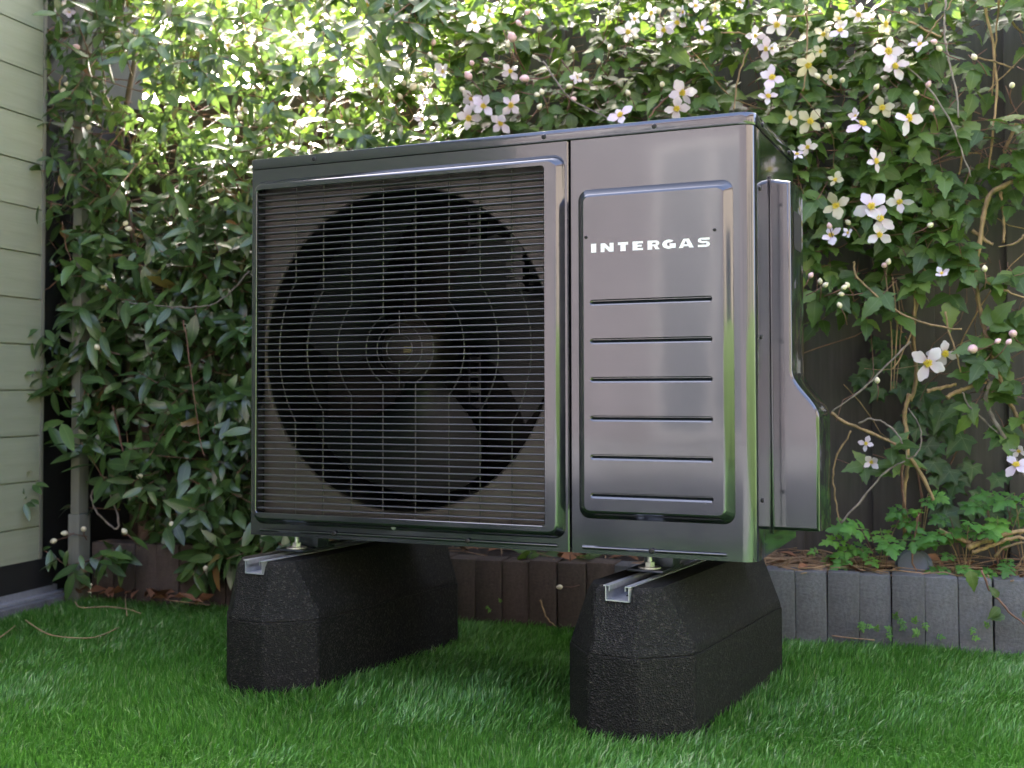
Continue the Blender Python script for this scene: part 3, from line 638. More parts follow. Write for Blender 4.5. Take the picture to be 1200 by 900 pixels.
# ================================================================== RUBBER SUPPORTS
def octo(hw, y0, y1, cx, cy):
    P = [(-hw+cx, y0), (hw-cx, y0), (hw, y0+cy), (hw, y1-cy), (hw-cx, y1), (-hw+cx, y1), (-hw, y1-cy), (-hw, y0+cy)]
    out = []
    for i in range(8):
        p, a_, c_ = Vector(P[i]), Vector(P[i-1]), Vector(P[(i+1) % 8]); d1 = (a_-p); d2 = (c_-p); q = min(0.006, d1.length*.25, d2.length*.25)
        out += [tuple(p+d1.normalized()*q), tuple(p+d2.normalized()*q)]
    return out
def support(idx, x, y, label):
    t = thing('rubber_support', label, 'support block', (x, y, 0), FRZ, 'rubber supports under the heat pump')
    b = MB(); LEN = 0.620
    def lv(hw, y0, y1, cx, cy, z): return [(px_, py_, z) for px_, py_ in octo(hw, y0, y1, cx, cy)]
    base = [lv(0.110, 0.0, LEN, 0.068, 0.072, -0.024), lv(0.110, 0.0, LEN, 0.068, 0.072, 0.111), lv(0.1092, 0.0008, LEN-.0008, 0.068, 0.072, 0.1135)]
    b.loops(base, cap0=True)
    b.loops([base[2], lv(0.1075, 0.0025, LEN-.0025, 0.068, 0.072, 0.1135)])
    b.loops([lv(0.1075, 0.0025, LEN-.0025, 0.068, 0.072, 0.1135), lv(0.1085, 0.0015, LEN-.0015, 0.068, 0.072, 0.1165), lv(0.1055, 0.005, LEN-.005, 0.068, 0.07, 0.128)])
    st = len(b.f)
    b.loops([lv(0.1055, 0.005, LEN-.005, 0.068, 0.07, 0.128), lv(0.068, 0.030, LEN-.030, 0.022, 0.03, 0.209), lv(0.062, 0.036, LEN-.036, 0.02, 0.026, 0.2180)])
    fr = [lv(0.1055, 0.005, LEN-.005, 0.068, 0.07, 0.128), lv(0.068, 0.030, LEN-.030, 0.022, 0.03, 0.209), lv(0.062, 0.036, LEN-.036, 0.02, 0.026, 0.2180)]
    for k in (st+17, st+1): del b.f[k]; del b.m[k]
    xa, xb, xc = fr[0][2][0], fr[1][2][0], fr[2][2][0]
    sw = 0.0215; zt = 0.2180; zf = 0.1955; yf = 0.005+0.025*(zf-0.128)/0.081
    b.add([(-xa, .005, .128), (xa, .005, .128), (xb, .030, .209), (sw, .030, .209), (sw, yf, zf), (-sw, yf, zf), (-sw, .030, .209), (-xb, .030, .209)], [(0, 1, 4, 5), (1, 2, 3, 4), (0, 5, 6, 7)])
    for s in (-1, 1):
        b.add([(s*xb, .03, .209), (s*sw, .03, .209), (s*sw, .036, zt), (s*xc, .036, zt)], [(0, 1, 2, 3)])
        b.add([(s*sw, yf, zf), (s*sw, .03, .209), (s*sw, .036, zt), (s*sw, LEN-.036, zt), (s*sw, LEN-.036, zf)], [(0, 1, 2, 3, 4)])
    b.add([(-sw, yf, zf), (sw, yf, zf), (sw, LEN-.036, zf), (-sw, LEN-.036, zf), (-sw, LEN-.036, zt), (sw, LEN-.036, zt)], [(0, 1, 2, 3), (3, 2, 5, 4)])
    tp = fr[2]; lf = [p for p in tp if p[0] < 0]; rg = [p for p in tp if p[0] > 0]
    ctr_l = sorted(lf, key=lambda p: math.atan2(p[1]-LEN/2, p[0]+0.03)); b.add([(-sw, .036, zt), (-sw, LEN-.036, zt)]+sorted(lf, key=lambda p: -p[1]), [tuple(range(2+len(lf)))])
    b.add([(sw, LEN-.036, zt), (sw, .036, zt)]+sorted(rg, key=lambda p: p[1]), [tuple(range(2+len(rg)))])
    body = b.build('rubber_block', M['rubber'], t, sharp=60, local=True); body.modifiers.new('weighted', 'WEIGHTED_NORMAL').keep_sharp = True
    r = MB()
    for s in (-1, 1):
        r.box(s*0.0205-(.0015 if s > 0 else 0), s*0.0205+(0 if s > 0 else .0015), 0.0225, LEN-.0400, 0.196, 0.2185)
        a0, a1 = (s*0.0205-s*0.0075, s*0.0205+s*0.003); r.box(min(a0, a1), max(a0, a1), 0.0222, LEN-.0402, 0.2186, 0.2203)
        l0, l1 = (s*0.013, s*0.0145); r.box(min(l0, l1), max(l0, l1), 0.0224, LEN-.0401, 0.212, 0.2185)
    r.box(-0.019, 0.019, 0.0226, LEN-.0403, 0.1958, 0.1975)
    r.build('channel_rail', M['alu'], t, local=True)
    for k in range(7):
        sl = MB(); sl.loops([[(0.006*math.cos(2*math.pi*i/10), 0.075+k*0.06+0.012*math.sin(2*math.pi*i/10), 0.1979) for i in range(10)], [(0.0055*math.cos(2*math.pi*i/10), 0.075+k*0.06+0.0115*math.sin(2*math.pi*i/10), 0.1980) for i in range(10)]], cap1=True); sl.build('slot', M['dark'], t, local=True)
    return t
support(0, *FEET[0], 'black granulated rubber support under the fan end of the unit, farther left one')
support(1, *FEET[1], 'black granulated rubber support under the lettered panel end, nearer right one')

# ================================================================== PLANTS
def leaf_mesh(name, kind, var):
    """unit leaf: base at the origin, tip at +Y, upper side +Z; attribute 'across' 0 on the midrib"""
    rs = random.Random(hash((kind, var)) if False else var*17+len(kind)); V = []; F = []; A = []
    if kind in ('lance', 'ovate'):
        n = 7 if kind == 'lance' else 10; mid = []; le = []; ri = []
        curl = rs.uniform(0.15, 0.5); fold = rs.uniform(0.12, 0.3); twist = rs.uniform(-.12, .12)
        for i in range(n):
            t = i/(n-1)
            w = (0.155*math.sin(math.pi*t**0.85)**0.8 if kind == 'lance' else 0.27*(math.sin(math.pi*t**0.6)**1.05))
            tooth = 0.0
            if kind == 'ovate' and 0 < i < n-1: tooth = (0.05 if i % 2 == 0 else -0.03)*(1 if t > 0.25 else 0.3)*(1 if t < .85 else .4)
            z = -curl*t*t*0.5; wob = 0.012*math.sin(7*t+var)
            mid.append((wob, t, z, 0.0))
            le.append((-(w+tooth)+wob, t-(0.05*tooth/0.045 if kind == 'ovate' else 0), z+fold*w+twist*w, 1.0)); ri.append(((w+tooth)+wob, t-(0.05*tooth/0.045 if kind == 'ovate' else 0), z+fold*w-twist*w, 1.0))
        V.append(mid[0]);
        for i in range(1, n-1): V += [le[i], mid[i], ri[i]]
        V.append(mid[n-1]); last = len(V)-1
        F += [(0, 2, 1), (0, 3, 2)]
        for i in range(n-3):
            a = 1+i*3; b = a+3; F += [(a, a+1, b+1, b), (a+1, a+2, b+2, b+1)]
        a = 1+(n-3)*3; F += [(a, a+1, last), (a+1, a+2, last)]
    elif kind == 'ivy':
        out = [(0.0, 0.0), (0.2, -0.16), (0.5, -0.12), (0.42, 0.1), (0.62, 0.42), (0.34, 0.42), (0.16, 0.62), (0.0, 1.0), (-0.16, 0.62), (-0.34, 0.42), (-0.62, 0.42), (-0.42, 0.1), (-0.5, -0.12), (-0.2, -0.16)]
        V.append((0, 0.12, 0.0, 0.0))
        for i, (x, y) in enumerate(out):
            d = math.hypot(x, y-0.12); tipv = i in (2, 4, 7, 10, 12)
            V.append((x, y, (-0.12*d*d if tipv else 0.05*d)+rs.uniform(-.02, .02), 0.06 if tipv else 1.0))
        F += [(0, 1+i, 1+(i+1) % len(out)) for i in range(len(out))]
    elif kind == 'herb':
        # pinnate leaf of lobed leaflets
        def lobe(bx, by, ang, s):
            o = [(0, 0), (0.2, 0.12), (0.34, 0.3), (0.22, 0.38), (0.36, 0.62), (0.18, 0.64), (0.14, 0.84), (0, 1.0), (-0.14, 0.84), (-0.18, 0.64), (-0.36, 0.62), (-0.22, 0.38), (-0.34, 0.3), (-0.2, 0.12)]
            b0 = len(V); ca, sa = math.cos(ang), math.sin(ang)
            def tr(x, y): return (bx+s*(x*ca+y*sa), by+s*(-x*sa+y*ca))
            cx, cy = tr(0, 0.45); V.append((cx, cy, 0.03-0.2*math.hypot(cx, cy)**2*0.3, 0.0))
            for x, y in o:
                X, Y = tr(x, y); V.append((X, Y, -0.18*math.hypot(X, Y)**2+rs.uniform(-.02, .02), 1.0 if abs(x) > .01 else 0.05))
            F.extend([(b0, b0+1+i, b0+1+(i+1) % len(o)) for i in range(len(o))])
        lobe(0, 0.5, 0, 0.55); lobe(0.02, 0.42, 1.15, 0.42); lobe(-0.02, 0.42, -1.15, 0.42); lobe(0.02, 0.18, 1.35, 0.34); lobe(-0.02, 0.18, -1.35, 0.34)
        b0 = len(V); V.extend([(-0.012, 0, 0, 0), (0.012, 0, 0, 0), (0.012, 0.55, 0, 0), (-0.012, 0.55, 0, 0)]); F.append((b0, b0+1, b0+2, b0+3))
    return np.array([v[:3] for v in V]), F, np.array([v[3] for v in V])
LEAF = {}
def leaf_src(kind, var, mat):
    key = (kind, var)
    if key not in LEAF:
        V, F, A = leaf_mesh('leaf', kind, var); me = bpy.data.meshes.new('leaf_'+kind); me.from_pydata(V.tolist(), [], F); me.update()
        at_ = me.attributes.new('across', 'FLOAT', 'POINT'); at_.data.foreach_set('value', A)
        me.polygons.foreach_set('use_smooth', [True]*len(me.polygons)); me.materials.append(mat); LEAF[key] = (V, F, A, me)
    return LEAF[key]
def basis(pos, d, nrm, s, sx=1.0):
    y = d.normalized(); z = nrm - y*nrm.dot(y); z = z.normalized() if z.length > 1e-5 else y.orthogonal().normalized(); x = y.cross(z)
    return Matrix(((x.x*s*sx, y.x*s, z.x*s, pos.x), (x.y*s*sx, y.y*s, z.y*s, pos.y), (x.z*s*sx, y.z*s, z.z*s, pos.z), (0, 0, 0, 1)))
def emit_leaves(leaves, kind, nvar, mat, parent, nmax=300, stuff='foliage'):
    """leaves: matrices. the ones that show largest become objects of their own, the rest one mesh"""
    sc = []
    for i, m in enumerate(leaves):
        u, v, z = px(m.translation); s = m.to_scale().y
        sc.append(((s/z) if (-10 < u < 1210 and -10 < v < 910 and z > 0) else -1)/ (0.2+max(0, z-CAM_REF)))
    order = np.argsort(sc)[::-1]; top = set(order[:nmax].tolist()); rest = {}
    for i, m in enumerate(leaves):
        var = i % nvar
        if i in top: leaf_src(kind, var, mat); link('leaf', LEAF[(kind, var)][3], parent, m)
        else: rest.setdefault(var, []).append(m)
    Vs, loops_, starts, A_, Rn = [], [], [], [], []; base = 0; nl = 0
    for var, ms in rest.items():
        V, F, A, me = leaf_src(kind, var, mat); Vh = np.c_[V, np.ones(len(V))]
        lp = np.concatenate([np.array(f) for f in F]); ls = np.array([len(f) for f in F]); st = np.r_[0, np.cumsum(ls)[:-1]]
        for m in ms:
            Vs.append((Vh @ np.array(m).T)[:, :3]); loops_.append(lp+base); starts.append(st+nl); A_.append(A); Rn.append(np.full(len(V), RS.rand())); base += len(V); nl += len(lp)
    if not Vs: return
    V = np.concatenate(Vs); lp = np.concatenate(loops_); st = np.concatenate(starts)
    me = bpy.data.meshes.new(stuff); me.vertices.add(len(V)); me.vertices.foreach_set('co', V.ravel()); me.loops.add(len(lp)); me.loops.foreach_set('vertex_index', lp.astype(np.int32))
    me.polygons.add(len(st)); me.polygons.foreach_set('loop_start', st.astype(np.int32)); me.polygons.foreach_set('use_smooth', np.ones(len(st), bool)); me.update(calc_edges=True); me.validate()
    for nm, arr in (('across', np.concatenate(A_)), ('rnd', np.concatenate(Rn))):
        a = me.attributes.new(nm, 'FLOAT', 'POINT'); a.data.foreach_set('value', arr.astype(np.float32))
    me.materials.append(mat); o = link(stuff, me, parent); tag(o, kind='stuff'); return o
CAM_REF = 1.6
def inpoly(x, y, P):
    c = False; n = len(P)
    for i in range(n):
        x1, y1 = P[i]; x2, y2 = P[i-1]
        if (y1 > y) != (y2 > y) and x < (x2-x1)*(y-y1)/(y2-y1)+x1: c = not c
    return c
def rv(s=1.0): return Vector((random.gauss(0, s), random.gauss(0, s), random.gauss(0, s)))
OUT = -NV

# ---- dark glossy climber on the left
ever = thing('evergreen_climber', 'dark glossy long-leaved climber covering the fence left of the heat pump', 'climber', G(-0.72, 0.78, 0.1))
def zone(poly, n): return [(lambda P: (P.dot(GV), P.z))(at(u, v, n)) for u, v in poly]
ZE = zone([(62, -60), (450, -80), (560, 40), (470, 260), (420, 640), (300, 660), (255, 690), (215, 655), (175, 640), (140, 630), (125, 600), (130, 520), (98, 470), (100, 400), (88, 330), (92, 250), (70, 150)], 0.70)
sprigs = []
tries = 0
while len(sprigs) < 1150 and tries < 30000:
    tries += 1
    g = random.uniform(-1.15, 0.35); z = random.uniform(0.0, 1.75)
    if not inpoly(g, z, ZE): continue
    dens = 1.0
    if z < 0.55 and g < -0.62: dens = 0.45
    if z > 1.15: dens *= 0.62
    if g > -0.1: dens *= 0.6 if z > 0.9 else 0.25
    if random.random() > dens: continue
    nf = 0.60+0.05*noise.noise(Vector((g*4, z*4, 1)))*2 - (0.05 if z > 1.0 else 0)
    n = nf+abs(random.gauss(0, 0.11)); n = min(n, FENCE_N-0.04)
    sprigs.append((g, n, z))
leaves = []; twigs = MB()
for (g, n, z) in sprigs:
    c = G(g, n, z); d = (OUT*random.uniform(0.3, 1.0)+GV*random.gauss(0, 0.7)+Vector((0, 0, random.gauss(0.05, 0.5)))).normalized()
    k = random.choice((2, 2, 3, 3, 4)); L = 0.028*k; sag = random.uniform(0.1, 0.45)
    a0 = random.uniform(0, 6.28); t1 = d.orthogonal().normalized(); t2 = d.cross(t1); size = random.uniform(0.052, 0.084)
    if z > 0.9: size *= 0.85
    twigs.tube([c-d*0.05, c+d*L*0.5, c+d*L], 0.0016, 4, r2=0.001)
    for q in range(k):
        p = c+d*(L*(q+0.6)/k); a = a0+q*1.57
        for s in (0, math.pi):
            rad = t1*math.cos(a+s)+t2*math.sin(a+s)
            ld = (rad*0.9+d*random.uniform(0.25, 0.8)+Vector((0, 0, -sag))+rv(0.15)).normalized()
            nm = (d*0.8+OUT*0.5+Vector((0, 0, 0.6))+rv(0.25)); leaves.append(basis(p, ld, nm, size*random.uniform(0.75, 1.15), random.uniform(0.85, 1.2)))
emit_leaves(leaves, 'lance', 6, M['ever'], ever)
tag(twigs.build('twigs', M['redstem'], ever, sharp=180), kind='stuff')
def stem(parent, pts, n, r, mat='cane', r2=None, n2=None, name='stem', jit=0.0):
    P = []
    for i, (u, v) in enumerate(pts):
        t = i/max(1, len(pts)-1); P.append(at(u, v, n+((n2-n)*t if n2 is not None else 0)+random.uniform(-jit, jit)))
    P = [smooth_path(P, 5)][0]; P = [P[0]]+[p+rv(.0009) for p in P[1:]]
    b = MB(); b.tube(P, r*1.05, 7, r2=r2 if r2 else r*0.75, jit=0.14); return b.build(name, M[mat], parent, sharp=180)
# trunk and the stems one can see
b = MB(); tp = smooth_path([at(163, 692, 0.735), at(166, 660, 0.74), at(170, 625, 0.76), at(166, 585, 0.78), at(172, 520, 0.80), at(150, 430, 0.80), at(165, 330, 0.8), at(140, 200, 0.8), at(160, 60, 0.8)], 4)
b.tube(tp, 0.021, 10, r2=0.007); b.build('trunk', M['bark'], ever, sharp=180)
for pts, n, r, mt in (
    ([(117, 30), (110, 45), (104, 55), (99, 66)], .56, .0026, 'greycane'),
    ([(75, 85), (70, 98), (73, 112), (85, 116), (98, 110), (112, 103)], .55, .0016, 'cane'),
    ([(0, 125), (15, 122), (32, 119), (48, 125), (70, 138), (100, 155), (130, 156), (165, 152)], .55, .0015, 'redstem'),
    ([(143, 354), (170, 357), (210, 360), (240, 359), (265, 347), (292, 318)], .54, .0019, 'greycane'),
    ([(215, 375), (222, 420), (228, 470), (236, 520), (240, 535)], .56, .0013, 'redstem'),
    ([(127, 572), (133, 590), (139, 610), (136, 620), (125, 612), (112, 598), (107, 582), (112, 570), (122, 560)], .60, .0026, 'greycane'),
    ([(132, 475), (140, 510), (150, 550), (160, 575), (182, 597)], .62, .0022, 'redstem'),
    ([(33, 228), (70, 240), (115, 248)], .55, .0013, 'redstem'),
    ([(73, 260), (78, 290), (82, 310), (60, 335), (48, 343)], .57, .0014, 'redstem'),
    ([(42, 432), (34, 448), (20, 475), (8, 490), (0, 503)], .50, .0017, 'greycane'),
    ([(0, 605), (15, 620), (45, 640), (60, 650), (80, 662), (110, 655), (135, 645)], .56, .0017, 'redstem'),
    ([(140, 120), (155, 180), (150, 240), (165, 300)], .62, .002, 'redstem'),
    ([(205, 20), (215, 70), (200, 120)], .62, .003, 'cane'), ([(150, 40), (230, 60), (300, 52)], .62, .0028, 'cane'), ([(180, 100), (250, 90), (320, 120)], .62, .0026, 'cane')):
    stem(ever, pts, n, r, mt)
# loose leafy shoots in front of the post and at the foot
extra = []
for (u, v, n, k, s) in ((40, 440, .5, 5, .055), (30, 415, .5, 4, .05), (60, 395, .52, 6, .07), (85, 290, .55, 5, .075), (75, 215, .55, 5, .07), (95, 660, .56, 7, .07), (120, 655, .56, 8, .07), (145, 645, .58, 8, .07), (60, 645, .56, 4, .055), (75, 650, .56, 4, .05),
                        (245, 672, .60, 5, .075), (262, 640, .60, 7, .085), (205, 610, .60, 6, .075), (130, 535, .57, 6, .085), (100, 520, .56, 5, .08), (70, 500, .56, 3, .09), (98, 25, .545, 6, .06), (92, 60, .545, 6, .06), (100, 95, .55, 6, .065), (88, 130, .545, 6, .065), (102, 165, .55, 6, .065), (90, 200, .545, 5, .07), (100, 240, .55, 6, .07), (95, 275, .55, 5, .07), (104, 320, .55, 6, .075), (92, 360, .55, 5, .075), (104, 400, .55, 6, .075), (98, 440, .55, 4, .07), (30, 575, .5, 4, .05), (20, 590, .5, 4, .05), (245, 725, .5, 3, .05), (35, 565, .5, 3, .04), (190, 580, .6, 6, .07), (28, 250, .5, 4, .05), (20, 60, .52, 3, .05), (25, 165, .52, 3, .05)):
    for q in range(k):
        c = at(u+random.gauss(0, 10), v+random.gauss(0, 7), n+random.gauss(0, .02)); a = random.uniform(-2.9, 0.4)
        ld = GV*math.cos(a)+Vector((0, 0, math.sin(a)*0.7))+OUT*random.uniform(0, 0.6); extra.append(basis(c, ld, OUT*0.5+Vector((0, 0, 0.8))+rv(.3), s*random.uniform(.8, 1.2)))
for i, m in enumerate(extra): leaf_src('lance', i % 6, M['ever']); link('leaf', LEAF[('lance', i % 6)][3], ever, m)

# ---- sunlit shrub in the next garden, glimpsed over the low fence
shrub = thing('neighbour_shrub', 'sunlit yellow-green shrub behind the low fence, glimpsed through the climber at upper left', 'shrub', G(-1.3, 2.1, 0))
sl_ = []
for q in range(4600):
    g = random.uniform(-3.2, 0.7); z = random.uniform(0.5, 2.15+0.25*noise.noise(Vector((g*2, 0, 5)))); n = 2.0+random.gauss(0, .16)+.2*noise.noise(Vector((g*3, z*3, 2)))
    sl_.append(basis(G(g, n, z), OUT*random.uniform(-.2, .8)+GV*random.gauss(0, .8)+Vector((0, 0, random.gauss(-.2, .5))), Vector((0, 0, 1))+OUT*.6+rv(.4), random.uniform(.08, .13), 1.4))
emit_leaves(sl_, 'ovate', 6, M['shrub'], shrub, nmax=0)
for k_ in [k_ for k_ in LEAF if k_[0] == 'ovate']: del LEAF[k_]
for q in range(7):
    b = MB(); p0 = G(-2.6+q*.5, 2.1, 0); b.tube(smooth_path([p0, p0+Vector((.05, .02, .7)), p0+Vector((random.gauss(0, .2), 0, 1.5))], 3), .02, 7, r2=.006); b.build('stem', M['bark'], shrub, sharp=180)

# ---- flowering clematis over the top and down the right
clem = thing('clematis_vine', 'mid-green clematis with four-petalled white-pink flowers over the fence above and right', 'climber', G(1.02, 0.82, 0.12))
ZC1 = zone([(60, -75), (600, -95), (1420, -115), (1420, 250), (1200, 235), (1150, 245), (1120, 300), (1085, 345), (1040, 330), (1000, 355), (930, 345), (925, 200), (880, 210), (300, 235), (250, 90), (60, 60)], 0.72)
tris = []; tries = 0
while len(tris) < 2100 and tries < 60000:
    tries += 1
    g = random.uniform(-1.1, 1.9); z = random.uniform(0.5, 2.02)
    if not inpoly(g, z, ZC1): continue
    u, v, _ = px(G(g, 0.72, z)); dens = 1.0
    if v < -60: dens = 0.55
    if u < 420: dens *= 0.5
    if u < 330 and v < 200: dens *= 0.55
    if u > 1110 and v > 20: dens *= 0.42
    if v > 290 and u > 900: dens *= 0.75
    if random.random() > dens: continue
    clump = noise.noise(Vector((g*5.5, z*5.5, 7)))
    if clump < -0.28 and random.random() < 0.75: continue
    nf = 0.665-0.05*clump
    tris.append((g, min(nf+abs(random.gauss(0, 0.085)), FENCE_N-0.03), z))
for (u0, v0, su, sv, k) in ((1165, 400, 18, 14, 9), (1185, 455, 12, 12, 5), (1150, 425, 10, 8, 5), (1185, 395, 10, 20, 4), (1130, 470, 8, 8, 2), (1190, 200, 10, 40, 8), (1130, 320, 20, 20, 9), (1185, 500, 10, 10, 3), (660, 655, 20, 5, 4), (700, 680, 12, 18, 5), (652, 720, 6, 5, 2), (620, 655, 20, 4, 3), (1010, 360, 25, 12, 8), (1165, 330, 20, 12, 6), (1020, 545, 8, 8, 2), (1046, 535, 6, 8, 3)):
    for q in range(k):
        P = at(random.gauss(u0, su), random.gauss(v0, sv), 0.70); tris.append((P.dot(GV), 0.70+random.gauss(0, .02), P.z))
cleaves = []; tw = MB()
for (g, n, z) in tris:
    c = G(g, n, z); d = (OUT*random.uniform(0.1, 0.9)+GV*random.gauss(0, 0.75)+Vector((0, 0, random.gauss(-0.35, 0.45)))).normalized()
    nm = (OUT*random.uniform(0.3, 1.0)+Vector((0, 0, random.uniform(0.4, 1.0)))+rv(.22)).normalized(); s = random.uniform(0.040, 0.062)
    x = d.cross(nm).normalized(); tw.tube([c-d*0.05+rv(.008), c-d*.02, c], 0.0010, 4)
    cleaves.append(basis(c+d*0.012, d, nm, s*1.12))
    for sg in (-1, 1): cleaves.append(basis(c, (d*0.55+x*sg*0.9+rv(.1)), nm+x*sg*0.15, s*0.92))
emit_leaves(cleaves, 'ovate', 6, M['clem'], clem)
# fine twining twigs
for q in range(170):
    g = random.uniform(-0.55, 1.75); z = random.uniform(0.85 if g < 0.95 else 0.45, 1.75); n = random.uniform(0.70, 0.88)
    p = G(g, n, z); d = (GV*random.gauss(0, .6)+Vector((0, 0, random.gauss(-.3, .8)))+NV*random.gauss(0, .12)).normalized(); pts = [p]
    for k in range(7): d = (d+rv(.22)).normalized(); p = p+d*random.uniform(.03, .07); p = p-NV*max(0, p.dot(NV)-.9); pts.append(p)
    tw.tube(pts, random.uniform(.0008, .0018), 5, r2=.0006, mi=random.choice((0, 0, 1)))
tag(tw.build('twigs', [M['redstem'], M['cane']], clem, sharp=180), kind='stuff')
for pts, n, r, mt in (
    ([(1043, 62), (1065, 80), (1090, 105), (1115, 145), (1128, 180), (1138, 207)], .64, .0019, 'greycane'),
    ([(1108, 0), (1107, 35), (1108, 50), (1113, 75), (1120, 105), (1124, 138)], .64, .0021, 'greycane'),
    ([(1048, 20), (1075, 31), (1103, 43)], .64, .0024, 'cane'), ([(1084, 46), (1095, 30), (1112, 8), (1116, -10)], .64, .0017, 'cane'),
    ([(900, 18), (935, 18), (965, 16)], .64, .0019, 'cane'), ([(945, -5), (946, 40), (944, 85), (941, 105)], .64, .0019, 'cane'),
    ([(1210, 205), (1175, 218), (1158, 232), (1152, 255), (1147, 290), (1144, 320), (1146, 350), (1153, 385), (1158, 402)], .70, .0052, 'cane'),
    ([(1158, 402), (1166, 430), (1171, 442), (1182, 470), (1194, 490), (1203, 512)], .70, .0050, 'cane'),
    ([(1160, 447), (1155, 465), (1162, 487), (1175, 510), (1190, 540), (1203, 562)], .69, .0046, 'greycane'),
    ([(1086, 458), (1102, 455), (1120, 450)], .70, .0042, 'cane'), ([(1110, 466), (1122, 459), (1135, 454), (1160, 446)], .70, .0046, 'cane'),
    ([(1127, 460), (1135, 475), (1152, 492), (1171, 509)], .69, .0022, 'greycane'),
    ([(1067, 400), (1040, 427), (1010, 457), (974, 483)], .68, .0020, 'greycane'), ([(974, 484), (990, 495), (1020, 507), (1050, 521)], .68, .0038, 'cane'),
    ([(1006, 496), (1020, 491), (1037, 496), (1050, 507), (1060, 525), (1064, 537), (1074, 532), (1080, 515), (1075, 495), (1064, 478)], .67, .0019, 'greycane'),
    ([(997, 505), (982, 532), (976, 555), (979, 585), (985, 613)], .67, .0019, 'cane'), ([(985, 613), (1012, 583), (1038, 553), (1060, 540)], .66, .0023, 'greycane'),
    ([(1066, 462), (1060, 482), (1062, 507), (1064, 540), (1060, 575), (1060, 640)], .75, .0046, 'cane'), ([(1067, 537), (1082, 560), (1094, 587)], .70, .0044, 'cane'), ([(1066, 470), (1074, 440), (1070, 380), (1085, 300), (1075, 200), (1090, 80), (1080, -40)], .80, .0045, 'cane'),
    ([(1058, 545), (1057, 570), (1060, 595)], .69, .0030, 'redstem'),
    ([(1038, 320), (1045, 400), (1044, 458)], .70, .0014, 'cane'), ([(1046, 325), (1051, 380), (1047, 456)], .70, .0015, 'cane'), ([(1072, 340), (1068, 390), (1046, 432)], .70, .0017, 'cane'), ([(1050, 330), (1056, 385), (1050, 456)], .71, .0013, 'cane'),
    ([(1000, 307), (1005, 325), (1025, 345), (1055, 367), (1090, 380), (1127, 386)], .65, .0025, 'cane'),
    ([(1108, 365), (1112, 390), (1120, 410), (1126, 436)], .67, .0020, 'cane'), ([(1155, 330), (1180, 342), (1204, 350)], .66, .0022, 'cane'),
    ([(1100, 622), (1125, 632), (1147, 640)], .72, .0055, 'cane'), ([(1134, 642), (1160, 632), (1180, 625), (1206, 622)], .70, .0058, 'cane'), ([(1140, 647), (1165, 638), (1185, 631), (1206, 630)], .70, .0042, 'cane'), ([(1165, 652), (1180, 640), (1206, 636)], .70, .003, 'cane'),
    ([(1155, 10), (1165, 60), (1168, 110), (1162, 170), (1158, 200)], .72, .0028, 'cane'), ([(1170, -5), (1166, 60), (1162, 112)], .73, .0020, 'cane'), ([(1174, 0), (1190, 30), (1206, 42)], .72, .0026, 'cane'), ([(1192, 145), (1178, 175), (1174, 202)], .72, .0042, 'cane'), ([(1140, 67), (1165, 72), (1188, 80)], .71, .002, 'cane'), ([(1206, 60), (1170, 95), (1158, 108)], .72, .0014, 'cane'), ([(1130, 140), (1128, 175), (1124, 205)], .72, .0025, 'cane'),
    ([(1200, 275), (1190, 285), (1170, 290)], .68, .0022, 'cane'), ([(1173, 225), (1176, 260), (1176, 285)], .72, .0035, 'cane'), ([(1139, 270), (1152, 280), (1163, 287)], .71, .004, 'cane'),
    ([(361, 182), (370, 160), (382, 130), (395, 105), (403, 97)], .60, .0024, 'greycane'), ([(392, 20), (398, 45), (412, 68), (428, 78), (442, 90)], .60, .0024, 'greycane'), ([(450, 4), (475, 6), (505, 0)], .62, .003, 'cane'), ([(455, 108), (465, 130), (473, 168)], .61, .0018, 'cane'),
    ([(636, 72), (655, 100), (672, 118), (700, 132), (720, 142)], .62, .0018, 'greycane'), ([(860, 128), (865, 93), (870, 75), (877, 57)], .63, .0019, 'cane'), ([(845, 38), (865, 38), (882, 43)], .63, .0017, 'cane'), ([(500, 10), (495, 45), (485, 60), (470, 75)], .62, .0018, 'cane'), ([(590, 35), (600, 60), (605, 72)], .62, .0014, 'redstem'), ([(760, 138), (775, 120), (795, 100)], .63, .0017, 'redstem'),
    ([(658, 70), (672, 95), (664, 130)], .65, .0016, 'redstem'), ([(1080, 690), (1070, 650), (1078, 600)], .70, .002, 'redstem'),
    ([(649, 655), (649, 678), (656, 687)], .66, .0016, 'cane'), ([(633, 703), (640, 722), (652, 735)], .62, .0018, 'cane'), ([(668, 650), (669, 690), (668, 708)], .66, .0014, 'redstem'), ([(1150, 668), (1160, 690), (1178, 712), (1204, 735)], .60, .0022, 'redstem')):
    stem(clem, pts, n, r, mt)

# flowers: one stamen head with four petals under it
def petal_mesh(var):
    rs = random.Random(var); V = []; F = []; Al = []; nl, nw = 7, 6
    cup = rs.uniform(0.05, 0.35); wd = rs.uniform(0.31, 0.39)
    for i in range(nl+1):
        t = i/nl; w = wd*math.sin(math.pi*(0.07+0.81*t))**0.6*(0.6+0.55*t); w = max(w, 0.03)
        for j in range(nw+1):
            s = j/nw*2-1; V.append((s*w, 0.06+t-0.24*abs(s)**2.2*t**3, cup*t*(0.4-t*0.6)+0.10*w*s*s+0.02*math.sin(9*s+var), )); Al.append(t)
    for i in range(nl):
        for j in range(nw): q = i*(nw+1)+j; F.append((q, q+1, q+nw+2, q+nw+1))
    return V, F, Al
def petal_data(var, mat):
    V, F, Al = petal_mesh(var); me = bpy.data.meshes.new('petal'); me.from_pydata(V, [], F); me.update()
    a = me.attributes.new('along', 'FLOAT', 'POINT'); a.data.foreach_set('value', Al); me.polygons.foreach_set('use_smooth', [True]*len(me.polygons)); me.materials.append(mat); return me
